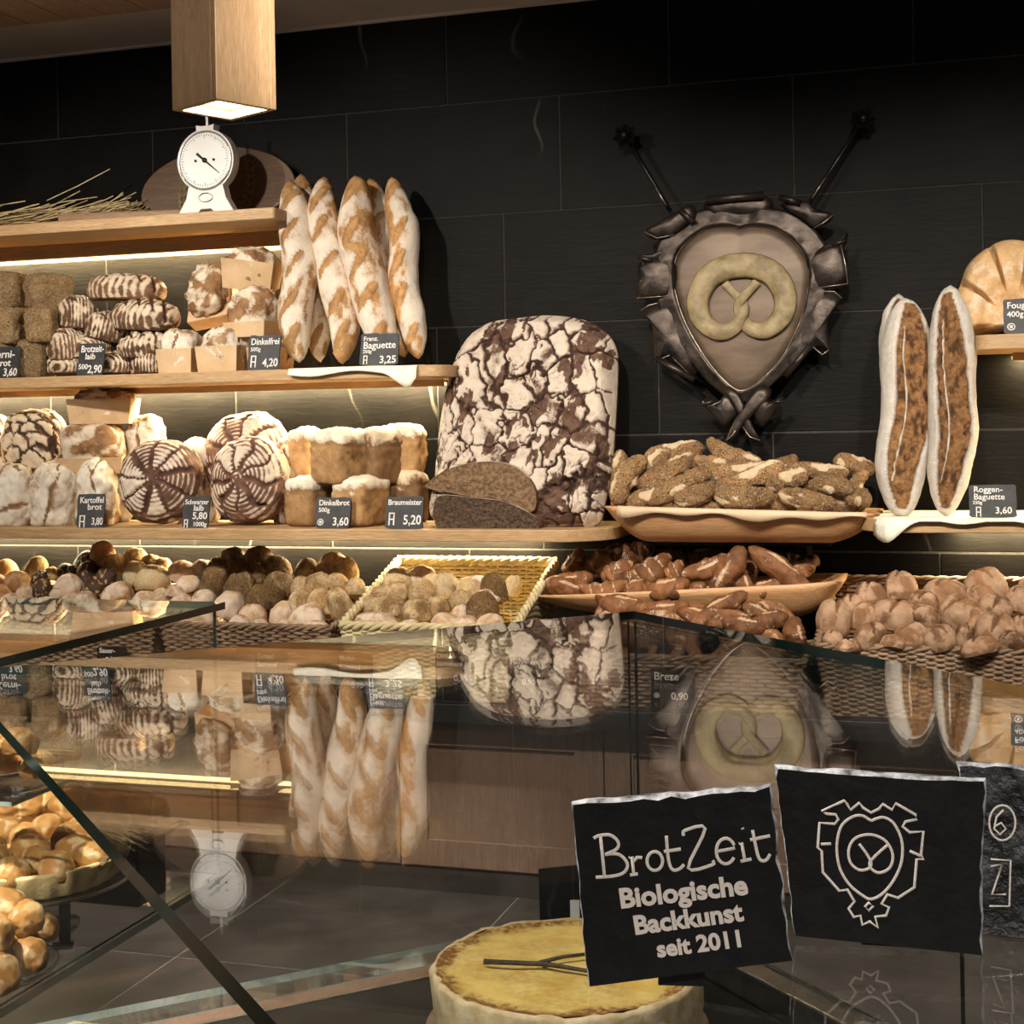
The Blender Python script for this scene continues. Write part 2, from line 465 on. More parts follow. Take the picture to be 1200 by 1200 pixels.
b = MB(); b.prism([st(sL + .03, tE + .168), st(sL + .03, tE + .175), st(1.30, tE + .175), st(1.30, tE + .168)], BZ - .03, BZ + .011); b.obj('edge_trim', MT['steel'], cb, origin=ob)
b = MB(); b.prism([st(sR - .07, tE + .01), st(sR - .07, tN), st(sR, tN), st(sR, tE + .01)], BZ - .03, BZ + .018)
b.obj('track_rail', MT['steel'], cb, origin=ob, bevel=.003)
b = MB(); b.prism([st(1.345, tE + .01), st(1.345, tN), st(sR - .075, tN), st(sR - .075, tE + .01)], BZ - .05, BZ - .02)
b.obj('rear_ledge', MT['blackmetal'], cb, origin=ob)
# carcass standing on the floor, well inside the deck
b = MB(); b.prism([st(sL + .25, -1.2), st(sL + .25, tN), st(sR - .15, tN), st(sR - .15, -1.2)], 0, BZ - .05)
b.obj('carcass', MT['darkoak'], cb, origin=ob)

ca = empty('glass_counter', (-2.0, 1.9, 0), label='glass display counter parallel to the wall, holding tarts and rolls', cat='display case')
oa = ca.location
ax1, ay0, ay1 = -1.196, 1.504, 2.205
glass_sheet('top_pane', [(-4.2, ay0), (ax1, ay0), (ax1, ay1), (-4.2, ay1)], GZ - GT, GZ, ca, org=oa)
glass_wall('end_pane', (ax1 - .012, ay0 + .02), (ax1 - .012, ay1 - .01), BZ, GZ - GT - .001, .006, ca, oa)
glass_wall('front_pane', (-4.2, ay0 + .01), (ax1 - .02, ay0 + .01), BZ, GZ - GT - .001, .006, ca, oa)
glass_sheet('deck_pane', [(-4.2, ay0 + .03), (ax1 - .02, ay0 + .03), (ax1 - .02, ay1), (-4.2, ay1)], BZ - .02, BZ - .008, ca, 'gedgelight', oa, 'glass')
glass_sheet('shelf_pane', [(-4.2, ay0 + .16), (-1.225, ay0 + .16), (-1.225, ay1 - .03), (-4.2, ay1 - .03)], .864, .870, ca, 'gedgelight', oa, 'glass')
for x in (-2.0, -2.8, -3.6):
    MB().box(x - .01, x + .01, ay1 - .05, ay1 - .03, BZ - .02, .862).obj('shelf_post', MT['steel'], ca, origin=oa)
    MB().box(x - .01, x + .01, ay0 + .18, ay0 + .20, BZ - .02, .862).obj('shelf_post', MT['steel'], ca, origin=oa)
MB().box(-4.2, -1.75, ay0 + .1, ay1 - .1, 0, BZ - .02).obj('carcass', MT['darkoak'], ca, origin=oa)

# ================================================================== BREAD
def bread_mat(name, flour, crust, dark, fscale=45, fk=.9, rough=.72, bs=.35, seeds=None, seedscale=260, crustscale=18, stripes=0, gate=(.36, .48), fine=.55):
    """fl attribute: flour cover, dk: open cracks, ph: phase of the proving basket rings"""
    m, nt, b = newmat(name)
    v = coords(nt); L = nt.links.new
    def math_(op, x, y, z=None):
        n = N(nt, 'ShaderNodeMath', operation=op)
        for i, q in enumerate((x, y, z)):
            if q is None: continue
            if isinstance(q, bpy.types.NodeSocket): L(q, n.inputs[i])
            else: n.inputs[i].default_value = q
        return n.outputs[0]
    fl = N(nt, 'ShaderNodeAttribute', attribute_name='fl').outputs['Fac']; dk = N(nt, 'ShaderNodeAttribute', attribute_name='dk')
    n1 = noise(nt, v, crustscale, 6, .65); n2 = noise(nt, v, fscale, 6, .7); n3 = noise(nt, v, 190, 4, .7)
    mid = tuple((x + y) / 2 for x, y in zip(dark, crust)); hi = tuple(min(1, x * 1.28) for x in crust)
    cr = ramp(nt, n1, [(.28, dark), (.42, mid), (.56, crust), (.74, hi)])
    oi = N(nt, 'ShaderNodeObjectInfo')
    hs = N(nt, 'ShaderNodeHueSaturation'); mr = N(nt, 'ShaderNodeMapRange'); mr.inputs[3].default_value = .66; mr.inputs[4].default_value = 1.12
    L(oi.outputs['Random'], mr.inputs[0]); L(mr.outputs[0], hs.inputs['Value']); L(cr, hs.inputs['Color'])
    if stripes:
        ph = N(nt, 'ShaderNodeAttribute', attribute_name='ph').outputs['Fac']
        w_ = math_('MULTIPLY_ADD', n1, 2.2, ph)
        fl = math_('MULTIPLY_ADD', math_('SINE', w_, 0), stripes, fl)
    s_ = math_('SUBTRACT', math_('MULTIPLY_ADD', n2, fk, fl), .5 * fk)
    s_ = math_('SUBTRACT', math_('MULTIPLY_ADD', n3, fine, s_), .5 * fine)
    fm = ramp(nt, s_, [(.30, 0.), (.50, .62), (.80, 1.)])
    flc = ramp(nt, n2, [(.3, tuple(x * .80 for x in flour)), (.62, flour)])
    col = mixc(nt, fm, hs.outputs[0], flc)
    if seeds:
        vo = N(nt, 'ShaderNodeTexVoronoi'); vo.inputs['Scale'].default_value = seedscale; L(v, vo.inputs['Vector'])
        sd = ramp(nt, vo.outputs['Distance'], [(.34, 1.), (.46, 0.)])
        sc = ramp(nt, vo.outputs['Color'], [(.2, seeds[0]), (.8, seeds[1])])
        n4 = noise(nt, v, 25, 3); gt = ramp(nt, n4, [(gate[0], 0.), (gate[1], 1.)])
        inv = math_('SUBTRACT', 1.0, fm)
        mm = math_('MULTIPLY', sd, math_('MULTIPLY', gt, inv) if len(gate) > 2 else gt)
        col = mixc(nt, mm, col, sc)
    col = mixc(nt, dk.outputs['Fac'], col, tuple(x * .45 for x in dark))
    L(col, b.inputs['Base Color']); b.inputs['Roughness'].default_value = rough
    b.inputs['Specular IOR Level'].default_value = .25
    h = math_('MULTIPLY_ADD', n2, 1.2, n3)
    if seeds: h = math_('MULTIPLY_ADD', mm, 1.8, h)
    bump(nt, b, h, bs, .008)
    return m
BR = {}
BR['striped'] = bread_mat('dark_floured_crust', (.72, .58, .42), (.17, .085, .042), (.05, .023, .013), stripes=.30)
BR['radial'] = bread_mat('dark_ring_crust', (.74, .61, .48), (.20, .10, .062), (.07, .032, .022), stripes=.34)
BR['cracked'] = bread_mat('patched_dark_crust', (.76, .62, .44), (.16, .085, .042), (.045, .02, .012))
BR['seed'] = bread_mat('grain_crust', (.58, .42, .24), (.40, .25, .12), (.22, .125, .055), seeds=((.62, .47, .26), (.13, .075, .03)), seedscale=190, bs=.9, gate=(.2, .3))
BR['tin'] = bread_mat('tin_loaf_crust', (.84, .75, .60), (.50, .29, .125), (.30, .155, .06), crustscale=26, fine=.8, bs=.5)
BR['tindark'] = bread_mat('dark_tin_loaf_crust', (.70, .56, .38), (.28, .155, .07), (.17, .085, .04))
BR['farm'] = bread_mat('farm_loaf_crust', (.80, .71, .58), (.46, .28, .14), (.22, .11, .05))
BR['baguette'] = bread_mat('baguette_crust', (.84, .71, .57), (.54, .295, .115), (.30, .135, .045), fscale=26, fk=.9, fine=.7, crustscale=30, bs=.5)
BR['rye'] = bread_mat('rye_baguette_crust', (.82, .74, .64), (.46, .23, .09), (.13, .055, .022), crustscale=75, bs=1.0, fk=.5)
BR['giant'] = bread_mat('giant_loaf_crust', (.78, .64, .51), (.22, .12, .08), (.075, .036, .024), fscale=40, fk=.9, bs=.8, fine=.7, crustscale=50)
BR['paperloaf'] = bread_mat('rustic_loaf_crust', (.78, .66, .50), (.38, .205, .09), (.15, .07, .03), fscale=25, fk=1.3)
BR['fan'] = bread_mat('fan_bread_crust', (.80, .67, .50), (.60, .38, .18), (.44, .24, .10))
BR['crumbdark'] = M_noise('dark_rye_crumb', (.030, .017, .010), (.13, .075, .04), 120, .85, bs=1.0, bd=.01)
BR['crumb'] = M_noise('rye_crumb', (.10, .055, .025), (.26, .155, .08), 90, .85, bs=.8, bd=.01)
MT['kraft'] = M_noise('kraft_paper', (.52, .34, .17), (.64, .44, .25), 14, .7, bs=.1)
MT['cloth'] = M_noise('cream_cloth', (.74, .70, .56), (.86, .82, .68), 60, .85, bs=.2)
MT['signblack'] = M_noise('chalkboard', (.014, .014, .015), (.032, .031, .031), 40, .6, bs=.15)
MT['slatesign'] = M_noise('slate_board', (.0022, .0021, .0021), (.0060, .0058, .0056), 60, .6, bs=.35, bd=.003, spec=.22)

def bloaf(name, dim, mat, p=2.4, n=18, flat=.6, fn=None, amp=.004, seed=0, pz=None):
    """rounded loaf: dim = full width, depth, height; base on z=0"""
    U, Fc = cubesphere(n)
    pz = pz or p
    r = (np.abs(U[:, 0]) ** p + np.abs(U[:, 1]) ** p + np.abs(U[:, 2]) ** pz) ** (-1 / p)
    S = U * r[:, None]
    X = np.empty_like(S)
    X[:, 0] = S[:, 0] * dim[0] / 2; X[:, 1] = S[:, 1] * dim[1] / 2
    zz = np.maximum(S[:, 2], -flat)
    X[:, 2] = (zz + flat) / (1 + flat) * dim[2]
    k = 1 / max(dim)
    d = fbm(X * (5 * k) + seed * 7.7, 3) * amp * 1.6 + fbm(X * (16 * k) + seed * 3.1 + 5, 2) * amp * .6
    fl = np.full(len(S), .5); dk = np.zeros(len(S)); ph = dk
    if fn:
        res = fn(S, X, seed); d2, fl, dk = res[:3]; d = d + d2
        if len(res) > 3: ph = res[3]
    up = (zz > -flat + .02)
    Nn = S * np.array([1 / dim[0], 1 / dim[1], 1 / dim[2]]) ; Nn /= np.linalg.norm(Nn, axis=1)[:, None] + 1e-9
    X = X + Nn * (d * up)[:, None]
    return mesh(name, X, Fc, mat, True, {'fl': fl, 'dk': dk, 'ph': ph})

def lens(S, cx, cy, ang, ln, wd):
    x = S[:, 0] - cx; y = S[:, 1] - cy
    s = x * math.cos(ang) + y * math.sin(ang); w_ = -x * math.sin(ang) + y * math.cos(ang)
    wm = wd * np.sqrt(np.clip(1 - (s / ln) ** 2, 0, 1))
    ins = np.where(np.abs(s) < ln, sstep(1.0, .55, np.abs(w_) / (wm + 1e-6)), 0)
    return ins, w_ / (wm + 1e-6), s / ln

def f_striped(S, X, seed):
    ph = S[:, 0] * 34 + S[:, 1] ** 2 * 6
    fl = .40 + fbm(S * 3 + seed, 3) * .45 + .22 * sstep(-.2, .7, S[:, 2])
    d = np.zeros(len(S)); dk = np.zeros(len(S))
    for i, cx in enumerate((-.62, -.2, .22, .62)):
        m, w_, _ = lens(S, cx, 0, PI / 2 + .45, .85, .075); m = m * (S[:, 2] > -.2)
        d = d - m * .008; fl = fl - m * .9; dk = np.maximum(dk, sstep(.5, 1, m) * .8)
    return d, fl - 1.2 * (S[:, 2] < -.45), dk, ph
def f_radial(S, X, seed):
    r = np.hypot(S[:, 0], S[:, 1]); a = np.arctan2(S[:, 1], S[:, 0]) + seed * .5
    ph = r * 62
    nn = 9
    wob = fbm(np.stack([r * 3, a * 0 + seed, a * 0], 1), 2) * .14 + fbm(S * 5 + seed, 2) * .03
    q = (a + wob) / (2 * PI) * nn; k = np.round(q).astype(int) % nn
    fr = np.abs(q - np.round(q)) / nn * 2 * PI * np.maximum(r, .05)
    seg = np.floor(q).astype(int) % nn
    segf = np.array([.55, .85, .95, .5, .8, .35, .25, .45, .7])[(seg + seed) % nn]
    fl = segf + fbm(S * 2.3 + seed * 2, 3) * .45 - .25 * sstep(.75, 1, r)
    d = np.zeros(len(S)); dk = np.zeros(len(S))
    wdt = .075 + .03 * np.sin(k * 2.3 + seed)
    m = sstep(1, .25, fr / wdt) * sstep(.06, .22, r) * sstep(1.0, .86, r) * (S[:, 2] > 0)
    d = d - m * .012; fl = fl - m * 1.1; dk = np.maximum(dk, sstep(.7, 1., m) * .5)
    c = sstep(.30, .16, r) * (S[:, 2] > 0)
    fl = fl - c * (.4 + .5 * fbm(S * 9 + seed, 2)); d = d + c * .004 + fbm(S * 6 + seed, 3) * .003
    return d, fl, dk, ph
def f_tin(S, X, seed):
    t = sstep(.30, .95, S[:, 2] + fbm(S * 2.5 + seed, 3) * .22)
    fl = t * 1.05 - .05 + fbm(S * 4 + seed, 3) * .18
    m, w_, _ = lens(S + fbm(S * 3 + seed, 2)[:, None] * .08, 0, .05, .25, .8, .09); m = m * (S[:, 2] > .5)
    crease = sstep(.12, 0., np.abs(S[:, 2] - .52 - .07 * np.sin(S[:, 0] * 4 + seed)))
    dome = .010 * np.clip(1 - S[:, 0] ** 2, 0, 1) * sstep(.4, 1, S[:, 2])
    d = t * .003 + dome - m * .007 - crease * .005 + fbm(S * 7 + seed, 3) * .002
    return d, fl - m * .7 - crease * .35, m * .4 + crease * .12
def f_seed(S, X, seed):
    return fbm(S * 9 + seed, 3) * .003, np.full(len(S), .25), np.zeros(len(S))
def f_farm(S, X, seed):
    fl = .72 + fbm(S * 2.2 + seed, 4) * .55
    d = np.zeros(len(S)); dk = np.zeros(len(S))
    for i in range(3):
        a = seed * 1.3 + i * 1.15
        m, w_, _ = lens(np.stack([S[:, 0], S[:, 2] if i % 2 else S[:, 1], S[:, 2]], 1) + fbm(S * 3 + i, 2)[:, None] * .12, .25 * math.cos(a), .25 * math.sin(a), a * .7, .9, .075)
        d -= m * .007; fl -= m * .9; dk = np.maximum(dk, sstep(.6, 1, m) * .7)
    return d, fl, dk
def f_cracked(S, X, seed):
    w_ = fbm(S * 2.5 + seed, 3)
    f1, f2, cid = worley2(np.stack([S[:, 0] * 2.1 + w_ * .5, (S[:, 1] + S[:, 2]) * 2.1], 1), seed)
    e = f2 - f1
    cr = sstep(.30, .04, e)
    fl = .95 - cr * 1.1 + fbm(S * 5 + seed, 2) * .4
    return -cr * .007, fl, sstep(.55, 1, cr) * .8
def f_rustic(S, X, seed):
    fl = .38 + fbm(S * 2.6 + seed, 4) * .9
    m, w_, _ = lens(S, 0, 0, .5 + seed, .95, .28); m = m * (S[:, 2] > .1)
    return -m * .006 + fbm(S * 7 + seed, 2) * .003, fl * (1 - .4 * m), sstep(.7, 1., m * np.abs(w_) * 1.5) * .6
def f_baguette(S, X, seed):                 # long axis = z here (S[:,2]); front = -y
    zl = S[:, 2]
    fl = .66 + fbm(S * np.array([2, 2, 6.]) + seed, 4) * .6 + .22 * np.sin(S[:, 0] * 2 + seed) - .5 * sstep(.7, 1, np.abs(zl))
    d = np.zeros(len(S)); dk = np.zeros(len(S))
    Q = np.stack([S[:, 0], zl * 6.4, S[:, 1]], 1)
    nS = 5
    for i in range(nS):
        cz = (-.76 + i * 1.52 / (nS - 1)) * 6.4 + .2 * math.sin(seed * 3 + i * 2)
        m, w_, s_ = lens(Q, .08 * math.sin(i * 3 + seed), cz, 1.02 + .1 * math.sin(seed + i), 1.05, .30)
        m = m * (S[:, 1] < .25)
        lip = m * sstep(-.2, -.9, w_)
        d += m * .003 - .009 * m * sstep(.2, .9, w_) + lip * .009
        fl -= m * (1.15 - .2 * sstep(.3, -.5, w_)); dk = np.maximum(dk, sstep(.55, .95, w_) * sstep(1.3, .9, w_) * .55 * (np.abs(s_) < .92) * (S[:, 1] < .25))
    return d, fl, dk

def pxbox(x0, x1, yt, yb, Y):
    xc = (x0 + x1) / 2; s = ppm(xc, Y); p = onY(xc, yb, Y)
    return p.x, p.z, (x1 - x0) / s, (yb - yt) / s

_seed = [0]
def put_loaf(name, kind, box, Y, depth, label, cat='bread', group=None, rot=(0, 0, 0), zbase=None, n=18, p=None, flat=None, mat=None, amp=None, parent=None, face=False):
    """a loaf filling the photo box (x0,x1,ytop,ybottom) at depth Y (its middle)"""
    _seed[0] += 1; sd = _seed[0]
    X, z, W, H = pxbox(*box, Y)
    if zbase is not None: H += z - zbase; z = zbase
    fn, mt, p0, fl0, am = {'striped': (f_striped, 'striped', 2.2, .55, .004), 'radial': (f_radial, 'radial', 2.3, .35, .003), 'tin': (f_tin, 'tin', 5.5, .97, .003),
        'tindark': (f_tin, 'tindark', 5.0, .97, .003), 'seed': (f_seed, 'seed', 6, .97, .003), 'farm': (f_farm, 'farm', 2.5, .6, .006), 'cracked': (f_cracked, 'cracked', 2.4, .6, .005),
        'rustic': (f_rustic, 'paperloaf', 3.0, .8, .006)}[kind]
    if mat: mt = mat
    if rot[2] and not face and (p or p0) > 3: W = max(.55 * W, (W - depth * abs(math.sin(rot[2]))) / math.cos(rot[2]))
    p = p or p0; flat = fl0 if flat is None else flat; am = am if amp is None else amp
    if face:          # loaf stands on its rim, its top turned to the shop: local z -> -Y
        me = bloaf(name, (W, H, depth), BR[mt], p, n, flat, fn, am, sd)
        o = link(name, me, parent, (X, Y + depth * .5, z + H / 2), (PI / 2 + rot[0], rot[1], rot[2]))
    else:
        me = bloaf(name, (W, depth, H), BR[mt], p, n, flat, fn, am, sd)
        o = link(name, me, parent, (X, Y, z), rot)
    return tag(o, label, cat, group)

# ---- paper cased loaf: thing > paper_case, bread
def paper_loaf(box, Y, depth, label, rot=(0, 0, 0), zbase=None, group=None, dome=.45, kind=f_rustic, mt='paperloaf', casefrac=.6):
    _seed[0] += 1
    X, z, W, H = pxbox(*box, Y)
    if zbase is not None: H += z - zbase; z = zbase
    r = empty('paper_cased_loaf', (X, Y, z), rot, label, 'bread', group)
    b = MB(); h = H * casefrac; t = .004; e = .90
    def ringp(k, zz): return [(-W / 2 * k, -depth / 2 * k, zz), (W / 2 * k, -depth / 2 * k, zz), (W / 2 * k, depth / 2 * k, zz), (-W / 2 * k, depth / 2 * k, zz)]
    v = ringp(e, 0) + ringp(1, h) + ringp(1 - t / W * 2, h) + ringp(e - t / W * 2, .004)
    f = [(3, 2, 1, 0)] + [(i, (i + 1) % 4, 4 + (i + 1) % 4, 4 + i) for i in range(4)] + [(4 + i, 4 + (i + 1) % 4, 8 + (i + 1) % 4, 8 + i) for i in range(4)] + [(8 + i, 8 + (i + 1) % 4, 12 + (i + 1) % 4, 12 + i) for i in range(4)] + [(12, 13, 14, 15)]
    b.add(v, f).obj('paper_case', MT['kraft'], r, bevel=.002)
    me = bloaf('bread', (W * .93, depth * .93, H - .008), BR[mt], 3.2, 16, .9, kind, .006, _seed[0])
    link('bread', me, r, (0, 0, .006))
    return r

# ---- chalk price card: thing > lettering
def text_mesh(txt, size, mat, bold=.0, extr=.0006, align='LEFT', shear=0.0, space=1.0):
    c = bpy.data.curves.new('txt', 'FONT'); c.body = txt; c.size = size; c.extrude = extr; c.offset = bold; c.resolution_u = 3
    c.align_x = align; c.shear = shear; c.space_character = space
    o = bpy.data.objects.new('txt', c); COL.objects.link(o)
    dg = bpy.context.evaluated_depsgraph_get()
    me = bpy.data.meshes.new_from_object(o.evaluated_get(dg))
    bpy.data.objects.remove(o, do_unlink=True); bpy.data.curves.remove(c)
    me.materials.clear(); me.materials.append(mat)
    return me
def chipped(W, H, n=7, amp=.02, seed=0, cut=.06):
    rr = random.Random(seed); p = []
    cs = [(-W / 2, 0), (W / 2, 0), (W / 2, H), (-W / 2, H)]
    for i in range(4):
        a = cs[i]; b_ = cs[(i + 1) % 4]
        for k in range(n):
            t_ = cut + (1 - 2 * cut) * k / (n - 1)
            x = a[0] + (b_[0] - a[0]) * t_; y = a[1] + (b_[1] - a[1]) * t_
            q = rr.uniform(-amp, 0) * min(W, H)
            if i == 0: q = 0 if 1 <= k <= n - 2 else q
            nx, ny = [(0, -1), (1, 0), (0, 1), (-1, 0)][i]
            p.append((x + nx * q, y + ny * q))
    return p
ICON = {'loaf': None}
def price_card(box, Y, lines, label, zbase=None, tilt=-12, yaw=0, seed=0, cat='price card', th=.005, group=None, name='price_card', mat='signblack'):
    """lines: (text, x fraction, y fraction from top, size fraction of height)"""
    X, z, W, H = pxbox(*box, Y)
    if zbase is not None: H += z - zbase; z = zbase
    r = empty(name, (X, Y, z), (math.radians(tilt), 0, math.radians(yaw)), label, cat, group)
    RX = Matrix.Rotation(PI / 2, 4, 'X')
    MB().prism(chipped(W, H, 6, .03, seed), -th / 2, th / 2, RX).obj('board', MT[mat], r)
    for (t_, fx, fy, fs) in lines:
        if t_ in ('[loaf]', '[bag]', '[ring]'):
            m = MB(); s_ = H * fs * .5; q = s_ * .16
            if t_ == '[ring]':
                pts = [(s_ * .5 * math.cos(a), s_ * .5 * math.sin(a), 0) for a in [2 * PI * i / 16 for i in range(16)]]
                m.tube(pts, q * .6, 5, closed=True); m.box(-s_ * .2, s_ * .2, -s_ * .22, s_ * .22, -q * .3, q * .3)
            else:
                m.box(-s_ * .4, -s_ * .4 + q, -s_, s_ * .5, -q * .4, q * .4).box(s_ * .4 - q, s_ * .4, -s_, s_ * .5, -q * .4, q * .4).box(-s_ * .4, s_ * .4, s_ * .5, s_ * .5 + q, -q * .4, q * .4)
                m.box(-s_ * .25, s_ * .25, -s_ * .3, -s_ * .3 + q, -q * .4, q * .4)
            me = m.me('lettering', MT['chalk'])
        else:
            me = text_mesh(t_, H * fs, MT['chalk'], H * fs * .012)
            wt = max(v.co.x for v in me.vertices); av = W * (1 - fx - .05)
            if wt > av: me.transform(Matrix.Diagonal((av / wt, 1, 1, 1)))
        link('lettering', me, r, (-W / 2 + W * fx, -th / 2 - .0008, H * (1 - fy)), (PI / 2, 0, 0))
    return r

# ================================================================== SHELF 2 (baguettes, striped loaves, seeded blocks)
L_ = put_loaf
G2 = 'grain tin loaves on the baguette shelf'
lb = 'grain crusted tin loaf in the middle layer away from the striped loaves'
L_('grain_tin_loaf', 'seed', (20, 63, 398, 438), 4.28, .13, 'grain crusted tin loaf on the shelf board beside its price card', group=G2, zbase=S2, rot=(0, 0, .25))
L_('grain_tin_loaf', 'seed', (-30, 18, 398, 438), 4.26, .13, 'grain crusted tin loaf on the shelf board behind its price card', group=G2, zbase=S2)
L_('grain_tin_loaf', 'seed', (-14, 31, 361, 404), 4.27, .13, lb, group=G2, rot=(0, 0, .1))
L_('grain_tin_loaf', 'seed', (32, 73, 361, 402), 4.27, .13, 'grain crusted tin loaf in the middle layer touching the striped loaves', group=G2, rot=(0, 0, .2))
L_('grain_tin_loaf', 'seed', (-60, -15, 361, 402), 4.27, .13, lb, group=G2)
L_('grain_tin_loaf', 'seed', (32, 84, 322, 363), 4.30, .15, 'grain crusted tin loaf turned corner first on the top layer', group=G2, rot=(0, 0, -.5))
L_('grain_tin_loaf', 'seed', (-20, 34, 320, 363), 4.30, .14, 'straight lying grain crusted tin loaf on the top layer', group=G2, rot=(0, 0, .2))
GS = 'dark striped loaves in a pile'
ls = 'dark striped loaf in the lower part of the striped pile'
for bx, Y, dp, rt in [((98, 196, 321, 352), 4.36, .14, (0, .03, .10)), ((68, 112, 346, 384), 4.34, .17, (.1, 0, .9)), ((125, 216, 350, 386), 4.30, .15, (.1, .06, -.12)),
                      ((97, 152, 366, 400), 4.33, .17, (.1, .2, .75)), ((58, 101, 384, 421), 4.30, .17, (.1, -.1, 1.0)), ((86, 127, 392, 420), 4.30, .16, (0, 0, 1.4)),
                      ((139, 206, 387, 417), 4.28, .15, (.1, -.08, .25)), ((62, 92, 415, 438), 4.28, .17, (0, 0, 1.3)), ((119, 155, 412, 438), 4.28, .16, (0, 0, 1.3)), ((155, 197, 413, 438), 4.27, .17, (0, 0, .6)),
                      ((150, 200, 360, 392), 4.38, .15, (0, 0, .3)), ((86, 140, 385, 412), 4.38, .15, (0, 0, .3)), ((110, 170, 405, 438), 4.38, .15, (0, 0, .3))]:
    L_('striped_loaf', 'striped', bx, Y, dp, {98: 'topmost dark oval loaf with flour stripes on the striped pile', 125: 'broad striped dark loaf lying just below the topmost one'}.get(bx[0], ls), group=GS, rot=rt, n=28)
# paper cased loaves
paper_loaf((191, 238, 386, 434), 4.24, .12, 'small pale loaf in a kraft paper case beside the striped loaves', zbase=S2, kind=f_farm, mt='farm', casefrac=.55)
paper_loaf((237, 292, 384, 434), 4.24, .13, 'small floured loaf in a kraft paper case behind the 4,20 price card', zbase=S2, kind=f_farm, mt='farm', casefrac=.58)
paper_loaf((214, 272, 318, 386), 4.33, .20, 'rustic paper cased loaf tipped up to show its split brown crust', rot=(math.radians(62), math.radians(-8), 0), casefrac=.5)
bpy.context.view_layer.update()
r_ = [o for o in COL.objects if o.name.startswith('paper_cased_loaf')][-1]
_p = pxbox(214, 272, 318, 388, 4.33); r_.location = (_p[0], 4.41, _p[1] + _p[3] * .5)
for ch in list(r_.children): bpy.data.objects.remove(ch, do_unlink=True)
def tipped(r, W, Hh, dp, cf=.5):
    b = MB(); b.box(-W / 2, W / 2, -Hh / 2, Hh / 2, 0, dp * cf); b.obj('paper_case', MT['kraft'], r, bevel=.004)
    link('bread', bloaf('bread', (W * .95, Hh * .95, dp), BR['paperloaf'], 3.0, 18, .9, f_rustic, .007, 31), r, (0, 0, .006))
tipped(r_, _p[2] * .92, _p[3], .12)
paper_loaf((272, 331, 337, 396), 4.27, .15, 'paper cased rye loaf with a floured top beside the baguettes', rot=(0, 0, -.15), casefrac=.3, dome=.6)
paper_loaf((263, 326, 291, 338), 4.34, .13, 'split loaf in a kraft paper case on top of the paper cased loaves', rot=(math.radians(12), math.radians(8), .2), casefrac=.75)
paper_loaf((297, 338, 395, 434), 4.30, .13, 'loaf in a kraft paper case tucked behind the 4,20 price card', zbase=S2, casefrac=.7)

# baguettes (long axis z)
def long_loaf(name, pb, pt, wpx, Yb, Yt, fn, mat, label, group, seed, n=22, bend=.012, p=2.3, cat='bread', dpt=1.0, pl=2.0, spin=0.0):
    A = onY(pb[0], pb[1], Yb); B = onY(pt[0], pt[1], Yt)
    ax = B - A; Ln = ax.length; w_ = wpx / ppm((pb[0] + pt[0]) / 2, (Yb + Yt) / 2)
    U, Fc = cubesphere(n)
    r = (np.abs(U[:, 0]) ** p + np.abs(U[:, 1]) ** p) ** (1 / p)
    S = U.copy()
    # spread rows evenly along the axis
    zl = U[:, 2]; zt = np.sign(zl) * (1 - np.sqrt(np.clip(1 - np.abs(zl) ** 1.6, 0, 1)) ** .9) if False else np.arcsin(np.clip(zl, -1, 1)) / (PI / 2)
    prof = (1 - np.abs(zt) ** 3.4) ** .6
    rr_ = r / (np.hypot(U[:, 0], U[:, 1]) + 1e-9); dirx = U[:, 0] / (np.hypot(U[:, 0], U[:, 1]) + 1e-9); diry = U[:, 1] / (np.hypot(U[:, 0], U[:, 1]) + 1e-9)
    S = np.stack([dirx * prof, diry * prof, zt], 1)
    X = np.stack([S[:, 0] * w_ / 2, S[:, 1] * w_ / 2 * dpt, zt * Ln / 2], 1)
    d, fl, dk = fn(S, X, seed)
    d = d + fbm(X * 22 + seed * 5, 3) * .0028
    X[:, 0] += dirx * d; X[:, 1] += diry * d
    X[:, 0] += bend * np.sin(zt * PI * 1.1 + seed) + bend * .4 * np.sin(zt * 7 + seed * 2)
    me = mesh(name, X, Fc, BR[mat], True, {'fl': fl, 'dk': dk})
    o = link(name, me, None, (A + B) / 2)
    q = ax.normalized().to_track_quat('Z', 'Y')
    o.rotation_mode = 'QUATERNION'
    # keep local -y towards the shop
    zx = ax.normalized(); yv = Vector((math.sin(spin), 1, 0)); yv = (yv - zx * yv.dot(zx)).normalized(); xv = yv.cross(zx)
    Mx = Matrix((xv, yv, zx)).transposed()
    o.rotation_quaternion = Mx.to_quaternion()
    return tag(o, label, cat, group)
gb = 'floury baguettes leaning on the wall'
lbg = 'long floury baguette with slashed golden crust leaning upright by the 3,25 card'
long_loaf('baguette', (352, 425), (343, 210), 42, 4.22, 4.30, f_baguette, 'baguette', 'long floury baguette leaning beside the paper cased loaves', gb, 1, 30)
long_loaf('baguette', (380, 424), (357, 202), 36, 4.36, 4.40, f_baguette, 'baguette', 'baguette peeping out behind the first two baguettes', gb, 2, 26)
long_loaf('baguette', (405, 426), (378, 207), 42, 4.23, 4.32, f_baguette, 'baguette', 'floury baguette leaning between two others at the cloth middle', gb, 3, 30)
long_loaf('baguette', (448, 424), (411, 207), 46, 4.23, 4.30, f_baguette, 'baguette', 'broad slashed baguette standing behind the Baguette price card', gb, 4, 30)
long_loaf('baguette', (470, 420), (431, 209), 36, 4.35, 4.41, f_baguette, 'baguette', 'baguette half hidden behind the broad slashed one', gb, 5, 26)
long_loaf('baguette', (490, 421), (459, 207), 37, 4.28, 4.36, f_baguette, 'baguette', 'slim pale baguette at the free end of the shelf', gb, 6, 30)

